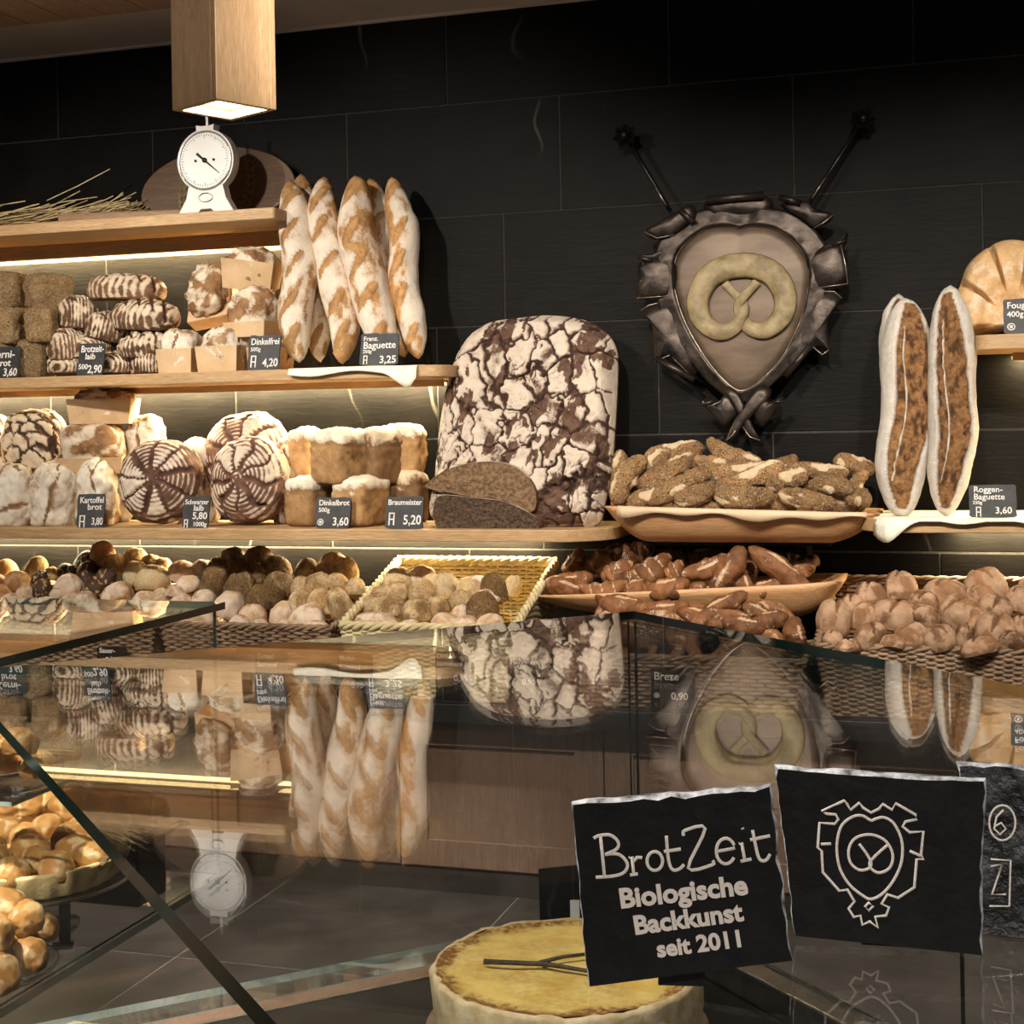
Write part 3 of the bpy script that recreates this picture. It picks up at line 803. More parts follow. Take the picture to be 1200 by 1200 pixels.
# cloth sheet under the baguettes, its corner hanging over the shelf edge
def cloth(name, pts_top, hang, label, zt):
    """pts_top: list of (x, yback, yfront, drop) columns; a thin sheet over the shelf edge"""
    v = []; f = []; n = len(pts_top); m = 9
    for (x, yb_, yf, drop) in pts_top:
        for k in range(m):
            t = k / (m - 1)
            if t < .6: v.append((x, yb_ + (yf - yb_) * t / .6, zt + .003))
            else:
                q = (t - .6) / .4
                v.append((x, yf - .006 - .012 * math.sin(q * PI / 2), zt + .003 - drop * q))
    for i in range(n - 1):
        for k in range(m - 1):
            f.append((i * m + k, (i + 1) * m + k, (i + 1) * m + k + 1, i * m + k + 1))
    o = link(name, mesh(name, v, f, MT['cloth'], True))
    s_ = o.modifiers.new('solid', 'SOLIDIFY'); s_.thickness = .002; s_.offset = 1
    return tag(o, label, 'cloth')
xa = onY(340, 430, 4.15).x; xb = onY(490, 430, 4.15).x
cols = []
for i in range(25):
    t = i / 24; x = xa + (xb - xa) * t
    drop = .022 + .012 * math.sin(t * 9) * .6 + (.045 * max(0, 1 - abs(t - .93) / .16)) - .01 * (t > .98)
    cols.append((x, 4.46, 4.148, max(.006, drop)))
cloth('cloth', cols, 0, 'white cloth under the upright baguettes hanging over the shelf edge', S2)

price_card((-22, 25, 405, 439), 4.175, [('Kerni-', .12, .36, .34), ('brot', .3, .62, .3), ('3,60', .55, .93, .34)], 'small chalkboard price card in front of the grain tin loaves', S2, seed=1)
price_card((87, 123, 401, 438), 4.175, [('Brotzeit-', .10, .28, .30), ('laib', .28, .50, .26), ('500', .06, .80, .22), ('2,90', .42, .92, .34)], 'small chalkboard price card in front of the dark striped loaves', S2, seed=2)
price_card((287, 329, 391, 432), 4.175, [('Dinkelfrei', .08, .28, .26), ('500g', .08, .46, .16), ('[bag]', .20, .72, .40), ('4,20', .48, .90, .32)], 'chalkboard price card reading 4,20 before the paper cased loaves', S2, seed=3)
price_card((419, 468, 389, 427), 4.17, [('Franz.', .08, .24, .2), ('Baguette', .08, .48, .30), ('250g', .08, .62, .15), ('[bag]', .16, .80, .32), ('3,25', .52, .94, .32)], 'chalkboard price card reading Baguette at the foot of the baguettes', S2 + .004, seed=4)

# ================================================================== SHELF 3
L_('round_loaf', 'farm', (-16, 46, 542, 614), 4.22, .16, 'pale round loaf with brown cracked crust at the end of the front row', zbase=S3, rot=(0, 0, .2), n=24)
L_('round_loaf', 'farm', (36, 99, 541, 614), 4.25, .17, 'floury round loaf with a wide smooth split standing beside the 3,80 card', zbase=S3, n=24)
L_('round_loaf', 'farm', (92, 138, 540, 614), 4.27, .17, 'golden floury loaf partly behind the 3,80 card', zbase=S3, rot=(0, 0, .4), n=24)
L_('dark_round_loaf', 'radial', (134, 236, 517, 614), 4.24, .11, 'dark round loaf with radial cuts and flour rings left of the 5,80 card', face=True, rot=(-.18, 0, .1), n=46, zbase=S3)
L_('dark_round_loaf', 'radial', (240, 339, 514, 615), 4.24, .11, 'dark round loaf with starry cuts and flour rings beside the stacked tin loaves', face=True, rot=(-.15, 0, -.05), n=46, zbase=S3)
L_('dark_round_loaf', 'radial', (232, 340, 484, 584), 4.37, .09, 'dark ringed round loaf leaning behind the two starry loaves', face=True, rot=(-.25, 0, 0), n=36)
L_('round_loaf', 'cracked', (322, 356, 512, 612), 4.36, .15, 'floury round loaf squeezed behind the starry loaf and the tin loaves', n=20, mat='farm')
L_('round_loaf', 'farm', (206, 258, 511, 612), 4.38, .12, 'pale floury loaf peeping out behind the dark round loaves', n=18)
L_('cracked_loaf', 'cracked', (0, 84, 480, 548), 4.36, .15, 'dark loaf with big flour patches behind the pale round loaves', n=26)
L_('cracked_loaf', 'cracked', (-45, 14, 478, 546), 4.40, .13, 'bright floured loaf at the back beside the dark patched loaf', n=22, mat='farm')
paper_loaf((74, 152, 492, 548), 4.34, .17, 'split brown loaf under the small paper cased loaf', rot=(.25, 0, .3), casefrac=.35)
paper_loaf((84, 160, 456, 497), 4.35, .13, 'dark topped loaf in a kraft paper case topmost of its stack', rot=(0, 0, .3), casefrac=.72)
L_('round_loaf', 'farm', (148, 196, 486, 550), 4.41, .12, 'pale floury loaf behind the small paper cased loaf', n=18)
L_('round_loaf', 'farm', (-10, 60, 540, 612), 4.40, .13, 'round farm loaf standing hidden behind the front row', n=14, zbase=S3)
L_('round_loaf', 'farm', (70, 160, 540, 612), 4.40, .13, 'second round farm loaf standing hidden behind the front row', n=14, zbase=S3)
tl = 'flour topped tin loaves'
L_('tin_loaf', 'tin', (340, 391, 562, 620), 4.25, .17, 'pale tin loaf left of the 3,60 card', zbase=S3, rot=(0, 0, -.15))
L_('tin_loaf', 'tin', (393, 456, 562, 621), 4.25, .17, 'pale tin loaf between the 3,60 and the 5,20 cards', zbase=S3, rot=(0, 0, -.25))
L_('tin_loaf', 'tin', (365, 436, 506, 567), 4.25, .17, 'floury tin loaf lying across the two lower tin loaves', rot=(0, 0, -.30), n=26)
L_('tin_loaf', 'tindark', (422, 476, 505, 567), 4.33, .15, 'brown tin loaf beside the floury one on the upper row', rot=(0, 0, -.45))
L_('tin_loaf', 'tin', (452, 498, 500, 556), 4.40, .10, 'pale tin loaf at the back on the upper row by the wall', rot=(0, 0, 0))
L_('tin_loaf', 'tindark', (456, 500, 554, 614), 4.39, .11, 'brown tin loaf at the back behind the 5,20 card', zbase=S3)
L_('tin_loaf', 'tin', (344, 374, 505, 562), 4.37, .12, 'pale tin loaf half hidden behind the floury one')
L_('tin_loaf', 'tin', (350, 400, 556, 614), 4.40, .12, 'tin loaf standing behind the lower pale tin loaves', zbase=S3, n=10)
L_('tin_loaf', 'tin', (403, 450, 556, 614), 4.40, .12, 'another tin loaf standing behind the lower pale tin loaves', zbase=S3, n=10)
price_card((88, 123, 578, 617), 4.12, [('Kartoffel', .10, .28, .25), ('brot', .38, .48, .25), ('[loaf]', .22, .78, .42), ('3,80', .55, .92, .30)], 'black price card in front of the pale round loaves', S3, seed=5, tilt=-10, yaw=8)
price_card((211, 246, 581, 618), 4.12, [('Schwarzer', .06, .26, .22), ('laib', .4, .46, .26), ('5,80', .38, .72, .30), ('[loaf]', .16, .84, .32), ('1000g', .42, .95, .20)], 'black price card between the two dark round loaves', S3, seed=6)
price_card((367, 412, 582, 620), 4.12, [('Dinkelbrot', .08, .27, .25), ('500g', .08, .48, .20), ('[ring]', .16, .80, .36), ('3,60', .50, .90, .36)], 'chalkboard price card reading 3,60 against the tin loaves', S3, seed=7)
price_card((449, 497, 581, 621), 4.115, [('Braumeister', .06, .27, .24), ('[loaf]', .18, .66, .46), ('5,20', .48, .86, .40)], 'chalkboard price card reading 5,20 beside the cut rye loaf', S3, seed=8)

# ---- giant cracked loaf leaning against the wall
def giant():
    P = [(514, 612), (514, 560), (521, 492), (532, 440), (550, 402), (576, 382), (612, 376), (645, 373), (682, 377), (708, 388), (724, 408), (727, 430), (725, 480), (720, 550), (712, 590), (703, 616), (668, 622), (600, 622)]
    Yb, Yt = 4.26, 4.40
    O = onY(620, 622, Yb); T = onY(620, 373, Yt)
    upv = Vector((0, T.y - O.y, T.z - O.z)); H = upv.length; upv.normalize()
    xv = Vector((1, 0, 0)); nv = xv.cross(upv)       # towards the shop (-Y)
    def uv(px, py):
        # intersect the leaning plane
        d = ray(px, py); t = (O - CAM).dot(nv) / d.dot(nv); p = CAM + d * t - O
        return p.dot(xv), p.dot(upv)
    poly = np.array([uv(*q) for q in P])
    c = poly.mean(0)
    # smooth closed outline by Catmull-Rom
    out = []
    n = len(poly)
    for i in range(n):
        p0, p1, p2, p3 = poly[i - 1], poly[i], poly[(i + 1) % n], poly[(i + 2) % n]
        for k in range(26):
            t = k / 26
            out.append(.5 * ((2 * p1) + (-p0 + p2) * t + (2 * p0 - 5 * p1 + 4 * p2 - p3) * t * t + (-p0 + 3 * p1 - 3 * p2 + p3) * t ** 3))
    out = np.array(out); m = len(out)
    R_ = 150
    th = .11
    rows_ = []
    # front cap rings from centre to rim, then the side, then the flat back
    for k in range(R_ + 1):
        q = (k / R_) ** .75; rows_.append((q, None))
    V = [np.array([c[0], c[1], 0.0])]; info = [0.0]
    for q, _ in rows_[1:]:
        for a in out: V.append(np.array([*(c + (a - c) * q), 0.0])); info.append(q)
    V = np.array(V); q = np.array(info)
    dome = (1 - np.clip((q - .80) / .20, 0, 1) ** 2.2)
    V[:, 2] = th * (.30 + .70 * dome)
    w1 = fbm(np.c_[V[:, :2] * 6, V[:, 0] * 0], 3); w2 = fbm(np.c_[V[:, :2] * 6 + 40, V[:, 0] * 0], 3)
    z0 = V[:, 0] * 0
    j1 = fbm(np.c_[V[:, :2] * 38, z0], 3); j2 = fbm(np.c_[V[:, :2] * 38 + 70, z0], 3)
    wx = np.c_[V[:, 0] * 13 + w1 * .45 + j1 * .16, V[:, 1] * 10 + w2 * .45 + j2 * .16]
    f1, f2, cid = worley2(wx, 5); e = f2 - f1
    g1, g2, gid = worley2(wx * 2.4 + 9 + np.c_[j2, j1] * .25, 8); e2 = g2 - g1
    z0 = V[:, 0] * 0
    lw = .6 + .8 * np.clip(fbm(np.c_[V[:, :2] * 9 + 5, z0], 2) + .3, 0, 1)
    cr = sstep(.16, .02, e / lw); cr2 = sstep(.13, .02, e2) * sstep(-.25, .1, fbm(np.c_[V[:, :2] * 7 + 3, z0], 2))
    streak = fbm(np.c_[V[:, 0] * 26 - V[:, 1] * 9 + 7, V[:, 1] * 11 + V[:, 0] * 6, z0], 4)
    patch = sstep(.02, .34, streak + (gid - .55) * .8 - .10)
    h = -cr * .014 - cr2 * .007 - patch * .004 + fbm(np.c_[V[:, :2] * 40, z0], 3) * .0035
    fl = .92 - patch * .85 - cr * .9 - cr2 * .55 + j1 * .12 + fbm(np.c_[V[:, :2] * 60, z0], 2) * .12
    # two long dark tears through the crust
    tear = np.zeros(len(V))
    for pts in ([(598, 400), (590, 450), (578, 475), (560, 490)], [(633, 447), (650, 480), (672, 505), (700, 520)], [(575, 500), (590, 530), (600, 560)], [(640, 600), (665, 575), (700, 570)], [(655, 420), (640, 440), (610, 455)]):
        qs = [np.array(uv(*p)) for p in pts]
        for a, b_ in zip(qs[:-1], qs[1:]):
            ab = b_ - a; t = np.clip(((V[:, :2] - a) @ ab) / (ab @ ab), 0, 1)
            dd = np.linalg.norm(V[:, :2] - (a + t[:, None] * ab), axis=1) + (w1 * .016)
            tear = np.maximum(tear, sstep(.030, .010, dd + .012 * w2) * (.55 + .45 * sstep(-.2, .25, streak)))
    h -= tear * .012; fl -= tear * .95
    dk = np.clip(sstep(.7, 1, cr) * .8 + sstep(.6, 1, cr2) * .5, 0, 1)
    V[:, 2] += h * (q < .97)
    Fc = [(0, 1 + k, 1 + (k + 1) % m) for k in range(m)]
    for r in range(R_ - 1):
        b0 = 1 + r * m; b1 = b0 + m
        for k in range(m): Fc.append((b0 + k, b1 + k, b1 + (k + 1) % m, b0 + (k + 1) % m))
    # back rim
    lastb = 1 + (R_ - 1) * m; nb = len(V)
    back = V[lastb:].copy(); back[:, 2] = 0.0; back[:, :2] = c + (back[:, :2] - c) * .985
    V = np.vstack([V, back]); fl = np.r_[fl, np.full(m, .35)]; dk = np.r_[dk, np.zeros(m)]
    for k in range(m): Fc.append((lastb + k, nb + k, nb + (k + 1) % m, lastb + (k + 1) % m))
    Fc.append(tuple(nb + k for k in range(m))[::-1])
    me = mesh('giant_loaf', V, Fc, BR['giant'], True, {'fl': fl, 'dk': dk})
    o = link('giant_loaf', me)
    o.matrix_world = Matrix(((xv.x, upv.x, nv.x, O.x), (xv.y, upv.y, nv.y, O.y), (xv.z, upv.z, nv.z, O.z), (0, 0, 0, 1)))
    tag(o, 'giant flat loaf with deeply cracked flour crust leaning against the slate wall', 'bread')
    return o
giant()
# ---- cut rye pieces
def cut_piece(name, poly_px, Y, th, label, crumb='crumb'):
    pts = [onY(x, y, Y) for x, y in poly_px]
    c = sum(pts, Vector()) / len(pts)
    n = len(pts); out = []
    for i in range(n):
        p0, p1, p2, p3 = pts[i - 1], pts[i], pts[(i + 1) % n], pts[(i + 2) % n]
        for k in range(6):
            t = k / 6
            out.append(.5 * ((2 * p1) + (-p0 + p2) * t + (2 * p0 - 5 * p1 + 4 * p2 - p3) * t * t + (-p0 + 3 * p1 - 3 * p2 + p3) * t ** 3) - c)
    r = empty(name, (c.x, Y, c.z), label=label, cat='bread')
    # crumb face as concentric rings, crust wraps round the back
    m = len(out); V = [(0, 0, 0)]; F_ = []
    K = 14
    for k in range(1, K + 1):
        for q in out: V.append((q.x * k / K, 0, q.z * k / K))
    V = np.array(V, float); V[:, 1] = fbm(V * 60, 3) * .0035 + np.where(fbm(V * 130 + 9, 2) > .45, .004, 0)
    for k in range(m): F_.append((0, 1 + k, 1 + (k + 1) % m))
    for r_i in range(K - 1):
        a = 1 + r_i * m; b_ = a + m
        for k in range(m): F_.append((a + k, b_ + k, b_ + (k + 1) % m, a + (k + 1) % m))
    link('crumb', mesh('crumb', V, F_, BR[crumb], True), r)
    V = []; F_ = []; K = 6
    for k in range(K + 1):
        t = k / K; s_ = 1 if k == 0 else (1.015 * math.sqrt(max(0, 1 - (t * .92) ** 3)))
        for q in out: V.append((q.x * s_, th * t, q.z * s_ + (0 if q.z > 0 else 0)))
    V = np.array(V)
    for k in range(K):
        for j in range(m): F_.append((k * m + j, (k + 1) * m + j, (k + 1) * m + (j + 1) % m, k * m + (j + 1) % m))
    F_.append(tuple(K * m + j for j in range(m)))
    fl = np.where(V[:, 2] > .0, .6, .1) + fbm(V * 20, 2) * .4
    link('crust', mesh('crust', V, F_, BR['giant'], True, {'fl': fl, 'dk': np.zeros(len(V))}), r)
    return r
cut_piece('cut_rye_loaf', [(512, 583), (512, 618), (540, 622), (600, 627), (628, 622), (631, 612), (618, 600), (590, 588), (550, 583)], 4.15, .11, 'dark cut rye loaf piece lying flat on the shelf board', 'crumbdark')
cut_piece('cut_rye_loaf', [(501, 572), (505, 562), (530, 548), (570, 541), (605, 548), (625, 570), (628, 592), (618, 600), (580, 588), (540, 580)], 4.16, .11, 'light brown cut rye loaf piece on top of the darker piece')

# ================================================================== RIGHT SHELVES
def f_rye(S, X, seed):
    # one long opening on the front showing the rough brown crust
    cx = .12 * np.sin(S[:, 2] * 2 + seed) + (.12 if seed % 2 else -.05)
    wd = .72 * (1 - np.abs(S[:, 2]) ** 3.0)
    m = sstep(1.0, .78, np.abs(S[:, 0] - cx) / (wd + .02)) * (S[:, 1] < .35) * (np.abs(S[:, 2]) < .93)
    strip = sstep(.06, .02, np.abs(S[:, 0] - cx + .28 + .06 * np.sin(S[:, 2] * 5))) * (np.abs(S[:, 2]) < .7) * m
    rough_ = fbm(X * 55 + seed, 4)
    edge = m * (1 - m) * 4
    d = -m * .006 + m * rough_ * .009 + strip * .006 - edge * .004
    fl = .95 - m * 1.1 + strip * .9 + fbm(X * 40 + seed, 2) * .15
    dk = m * sstep(.12, .55, -rough_) * .85 * (1 - strip) + edge * .35
    return d, fl, dk
gr = 'rye baguettes standing on the cream cloth'
lr = 'long rye baguette with split rough brown crust and floured sides standing upright'
long_loaf('rye_baguette', (1058, 608), (1064, 349), 64, 4.20, 4.34, f_rye, 'rye', 'wide rye baguette with a long double split standing on the cream cloth', gr, 1, 34, bend=.008)
long_loaf('rye_baguette', (1112, 606), (1117, 334), 56, 4.20, 4.235, f_rye, 'rye', 'rye baguette with floured side beside the grey price card', gr, 2, 34, bend=.006)
long_loaf('rye_baguette', (1058, 600), (1052, 344), 44, 4.36, 4.42, f_rye, 'rye', 'rye baguette half hidden behind the wide one', gr, 3, 26, bend=.008)
RZ = 1.085
xa = onY(1022, 610, 4.1).x; xb = onY(1215, 610, 4.1).x
cols = []
for i in range(31):
    t = i / 30; x = xa + (xb - xa) * t
    drop = .008 + .052 * math.exp(-((t - .07) / .13) ** 2) + .006 * math.sin(t * 14)
    cols.append((x, 4.47, 4.098 + .10 * max(0, .10 - t) * 6, max(.006, drop)))
cloth('cloth', cols, 0, 'cream cloth under the rye baguettes with a drooping corner', RZ)
price_card((1137, 1191, 567, 612), 4.13, [('Roggen-', .10, .24, .25), ('Baguette', .10, .46, .25), ('250g', .08, .60, .14), ('[bag]', .20, .80, .36), ('3,60', .54, .88, .28)], 'grey chalkboard price card reading Roggen-Baguette on the cream cloth', RZ + .004, seed=9)
# fan shaped bread
def fan_bread():
    X, z, W, H = pxbox(1116, 1262, 277, 392, 4.24); z = 1.58; 
    r = .5 * W; Hh = pxbox(1116, 1262, 277, 392, 4.24)[3] + pxbox(1116, 1262, 277, 392, 4.24)[1] - z
    n = 150; k = 70; V = []; fl = []; dk = []; F_ = []
    A = np.linspace(-.12, PI + .12, n); Rr = np.linspace(0.0, 1.0, k)
    a, q = np.meshgrid(A, Rr, indexing='ij')
    lob = np.abs(np.sin(a * 4.6 + .4 + .35 * q)); groove = sstep(.30, .04, lob) * sstep(.30, .5, q) * sstep(1.04, .92, q)
    x = -np.cos(a) * q * r * (1 + .03 * np.sin(a * 9)); zz = np.sin(a) * q * Hh * .93 + .03
    edge = np.clip((q - .78) / .22, 0, 1)
    yy = -(.085 * np.sqrt(np.clip(1 - edge ** 2, 0, 1)) + .012) * (.55 + .45 * np.sqrt(np.clip(q * 2, 0, 1))) + groove * .03
    step = .014 * sstep(.2, .0, np.abs(q - .62)); yy -= step * (1 - groove)
    P = np.stack([x, yy, zz], -1).reshape(-1, 3)
    P[:, 1] += fbm(P * 25, 3) * .003
    fl = (.45 + fbm(P * 12, 3) * .5 - groove.reshape(-1) * .4); dk = sstep(.7, 1, groove.reshape(-1)) * .7
    for i in range(n - 1):
        for j in range(k - 1): F_.append((i * k + j, (i + 1) * k + j, (i + 1) * k + j + 1, i * k + j + 1))
    nb = len(P); B = P.copy(); B[:, 1] = .02; P = np.vstack([P, B]); fl = np.r_[fl, fl]; dk = np.r_[dk, dk * 0]
    for i in range(n - 1):
        for j in range(k - 1): F_.append((nb + i * k + j, nb + i * k + j + 1, nb + (i + 1) * k + j + 1, nb + (i + 1) * k + j))
        F_.append((i * k + k - 1, (i + 1) * k + k - 1, nb + (i + 1) * k + k - 1, nb + i * k + k - 1))
    for i in (0, n - 1):
        for j in range(k - 1):
            q4 = (i * k + j, i * k + j + 1, nb + i * k + j + 1, nb + i * k + j); F_.append(q4 if i == 0 else q4[::-1])
    P[:, 2] -= P[:, 2].min()
    o = link('fan_bread', mesh('fan_bread', P, F_, BR['fan'], True, {'fl': fl, 'dk': dk}), None, (X, 4.405, z), (math.radians(-10), 0, 0))
    tag(o, 'fan shaped pale bread with deep cuts standing on the upper shelf', 'bread')
fan_bread()
price_card((1177, 1222, 348, 391), 4.17, [('Fougasse', .10, .28, .25), ('400g', .10, .52, .22), ('[ring]', .20, .80, .36), ('3,20', .54, .88, .28)], 'grey chalkboard price card leaning before the fan shaped bread', 1.58, seed=10)

# ================================================================== TROUGHS, BASKETS, ROLLS
MT['wicker'] = M_noise('brown_wicker', (.13, .075, .04), (.30, .19, .11), 25, .55, bs=.4, lo=.3, hi=.7)
MT['wickerpale'] = M_noise('pale_wicker', (.50, .40, .20), (.68, .58, .36), 25, .6, bs=.4)
MT['troughwood'] = M_wood('trough_wood', (.52, .27, .11), (.68, .40, .20), 0, .45, 7)
MT['steelblack'] = MT['blackmetal']

def wall_ledge(x0, x1, z, label, y0=4.22):
    r = empty('wall_ledge', ((x0 + x1) / 2, 4.49, z), label=label, cat='ledge'); o = r.location
    MB().box(x0, x1, y0, 4.492, z - .008, z).obj('plate', MT['blackmetal'], r, origin=o)
    for x in (x0 + .08, x1 - .08):
        MB().prism([(4.492, z - .008), (4.492, z - .12), (y0 + .05, z - .008)], -.005, .005, Matrix(((0, 0, 1, x), (1, 0, 0, 0), (0, 1, 0, 0), (0, 0, 0, 1)))).obj('bracket', MT['blackmetal'], r, origin=o)
    return r

def trough(x0, x1, zr0, zr1, zb, yc, hd, label, name='wooden_trough', endl=.20, endr=.20, lit_rim=None):
    """boat shaped dough trough; zr0/zr1 rim height at both ends, zb underside"""
    r = empty(name, ((x0 + x1) / 2, yc, zb), label=label, cat='trough'); o = r.location
    nx, ny = 48, 24; th = .016
    xs = np.linspace(0, 1, nx)
    def prof(t):          # 0 at tips .. 1 in the flat middle
        a = np.clip(t / endl, 0, 1); b_ = np.clip((1 - t) / endr, 0, 1); q = np.minimum(a, b_)
        return np.sin(q * PI / 2) ** .8
    pr = prof(xs); rim = zr0 + (zr1 - zr0) * xs
    V = []; F_ = []
    for layer in (0, 1):
        for i, t in enumerate(xs):
            X = x0 + (x1 - x0) * (t if layer == 0 else .5 + (t - .5) * .965)
            depth_ = (rim[i] - zb) * (.10 + .90 * pr[i]) - (th if layer else 0)
            w_ = hd * (.72 + .28 * pr[i]) - (th if layer else 0)
            for j in range(ny):
                s_ = j / (ny - 1) * 2 - 1
                e = np.sign(s_) * (abs(s_) ** .62)
                V.append((X, yc + w_ * e * (.80 + .20 * abs(s_) ** 2), rim[i] - max(.004, depth_) * (1 - abs(s_) ** 3.2)))
    n1 = nx * ny
    for i in range(nx - 1):
        for j in range(ny - 1):
            a = i * ny + j
            F_.append((a, a + 1, a + ny + 1, a + ny)); F_.append((n1 + a, n1 + a + ny, n1 + a + ny + 1, n1 + a + 1))
        for j in (0, ny - 1):
            a = i * ny + j
            q = (a, a + ny, n1 + a + ny, n1 + a); F_.append(q if j == 0 else q[::-1])
    for j in range(ny - 1):
        for i in (0, nx - 1):
            a = i * ny + j; q = (a, n1 + a, n1 + a + 1, a + 1); F_.append(q if i == 0 else q[::-1])
    V = [tuple(Vector(p) - o) for p in V]
    link('hull', mesh('hull', V, F_, MT['troughwood'], True), r)
    if lit_rim:  # separate strip standing in for the sunlit bevel of the rim
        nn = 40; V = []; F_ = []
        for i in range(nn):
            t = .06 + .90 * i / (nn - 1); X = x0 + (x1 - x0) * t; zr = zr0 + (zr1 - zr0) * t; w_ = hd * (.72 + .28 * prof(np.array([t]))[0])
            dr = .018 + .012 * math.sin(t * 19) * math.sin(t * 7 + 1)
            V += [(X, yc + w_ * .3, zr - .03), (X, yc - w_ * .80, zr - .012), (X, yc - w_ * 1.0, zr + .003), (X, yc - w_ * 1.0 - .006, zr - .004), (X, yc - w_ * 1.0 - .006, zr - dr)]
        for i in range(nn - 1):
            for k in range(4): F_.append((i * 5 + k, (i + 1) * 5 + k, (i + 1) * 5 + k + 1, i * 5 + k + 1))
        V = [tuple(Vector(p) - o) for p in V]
        lo = link('lit_rim_band', mesh('lit_rim_band', V, F_, lit_rim, True), r)
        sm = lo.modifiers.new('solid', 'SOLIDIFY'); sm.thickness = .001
    return r
MT['lit_rim'] = M_noise('lit_rim_wood', (.56, .40, .25), (.66, .49, .32), 10, .7, bs=.1)  # paler tone, painting the light on the trough rim
def xz(px, py, Y):
    p = onY(px, py, Y); return p.x, p.z
a0 = xz(703, 594, 4.14); a1 = xz(1029, 603, 4.14); ab = xz(865, 640, 4.14)
trough(a0[0], a1[0], a0[1], a1[1], ab[1], 4.30, .16, 'long wooden trough heaped with seeded bread sticks', endl=.17, endr=.20, lit_rim=MT['lit_rim'])
wall_ledge(a0[0] + .10, a1[0] - .14, ab[1], 'thin black metal ledge carrying the trough of seeded sticks', 4.24)
b0 = xz(609, 700, 4.16); b1 = xz(985, 683, 4.16); bb = xz(800, 726, 4.16)
trough(b0[0], b1[0], b0[1], b1[1], bb[1], 4.31, .15, 'shallow wooden trough heaped with pretzel sticks and croissants', endl=.26, endr=.16)
wall_ledge(b0[0] + .22, b1[0] - .16, bb[1], 'thin black metal ledge carrying the trough of pretzel sticks', 4.26)

def basket(x0, x1, y0, y1, zf, zb, label, mat='wicker', rimmat=None, flare=.03, floor=BT + .003, rimr=.010, backmat=None):
    r = empty('wicker_basket', ((x0 + x1) / 2, (y0 + y1) / 2, floor), label=label, cat='basket'); o = r.location
    def ringpt(t, h):         # t in 0..4 round the rectangle, h 0..1 up
        k = int(t) % 4; f = t - int(t); e = flare * (1 - h)
        X0, X1, Y0, Y1 = x0 + e, x1 - e, y0 + e * .5, y1 - e * .5
        if k == 0: x, y = X0 + (X1 - X0) * f, Y0
        elif k == 1: x, y = X1, Y0 + (Y1 - Y0) * f
        elif k == 2: x, y = X1 - (X1 - X0) * f, Y1
        else: x, y = X0, Y1 - (Y1 - Y0) * f
        top = zf + (zb - zf) * (y - y0) / (y1 - y0)
        nx, ny = [(0, -1), (1, 0), (0, 1), (-1, 0)][k]
        return Vector((x, y, floor + (top - floor) * h)), Vector((nx, ny, 0))
    W_, D_ = x1 - x0, y1 - y0
    nW, nD = max(8, int(W_ / .024)), max(6, int(D_ / .024))
    ts = [i / nW for i in range(nW)] + [1 + i / nD for i in range(nD)] + [2 + i / nW for i in range(nW)] + [3 + i / nD for i in range(nD)]
    rows_ = max(7, int((max(zf, zb) - floor) / .0118))
    b = MB()
    rr = random.Random(int(x0 * 1000))
    for k in range(rows_):
        h = (k + .6) / (rows_ + .3); pts = []
        for i, t in enumerate(ts):
            p, nn = ringpt(t, h); sgn = 1 if (i + k) % 2 else -1
            pts.append(p + nn * (.0055 * sgn) + Vector((0, 0, rr.uniform(-.0015, .0015))))
        b.tube(pts, .0062, 5, closed=True, flat=.9)
    w_ = b.obj('weave', MT[mat], r, smooth=True, origin=o); w_['kind'] = 'stuff'
    b = MB()
    for i, t in enumerate(ts):
        p, _ = ringpt(t, 0); q, _ = ringpt(t, 1); b.tube([p, q], .0035, 4)
    w_ = b.obj('stakes', MT[mat], r, origin=o); w_['kind'] = 'stuff'
    b = MB(); n = 200
    for ph in (0, PI * 2 / 3, PI * 4 / 3):
        pts = []
        for i in range(n):
            t = 4 * i / n; p, nn = ringpt(t, 1); a = i * .75 + ph
            pts.append(p + nn * math.cos(a) * rimr * .6 + Vector((0, 0, math.sin(a) * rimr * .6 + .004)))
        b.tube(pts, rimr * .62, 5, closed=True)
    b.obj('rim', MT[rimmat or mat], r, smooth=True, origin=o)
    MB().box(x0 + flare, x1 - flare, y0 + flare * .5, y1 - flare * .5, floor, floor + .006).obj('base', MT[mat], r, origin=o)
    return r
bx = lambda px, py, Y: onY(px, py, Y).x
F0 = 3.975
basket(bx(-130, 735, F0), bx(179, 735, F0), F0, 4.40, .765, .83, 'dark wicker basket of mixed dark and pale rolls')
basket(bx(190, 735, F0), bx(386, 735, F0), F0, 4.40, .765, .83, 'dark wicker basket heaped with seeded and small pale rolls')
basket(bx(400, 735, F0), bx(601, 728, F0), F0, 4.44, .775, .925, 'pale rope rimmed wicker basket of poppy and triangle rolls', 'wickerpale', 'wickerpale', rimr=.013)
basket(bx(655, 775, F0), bx(942, 778, F0), F0, 4.24, .708, .72, 'wicker basket of pretzels below the wooden troughs', rimr=.009)
basket(bx(957, 757, F0), bx(1290, 768, F0), F0, 4.44, .752, .885, 'dark wicker basket heaped with pinkish brown rye rolls')

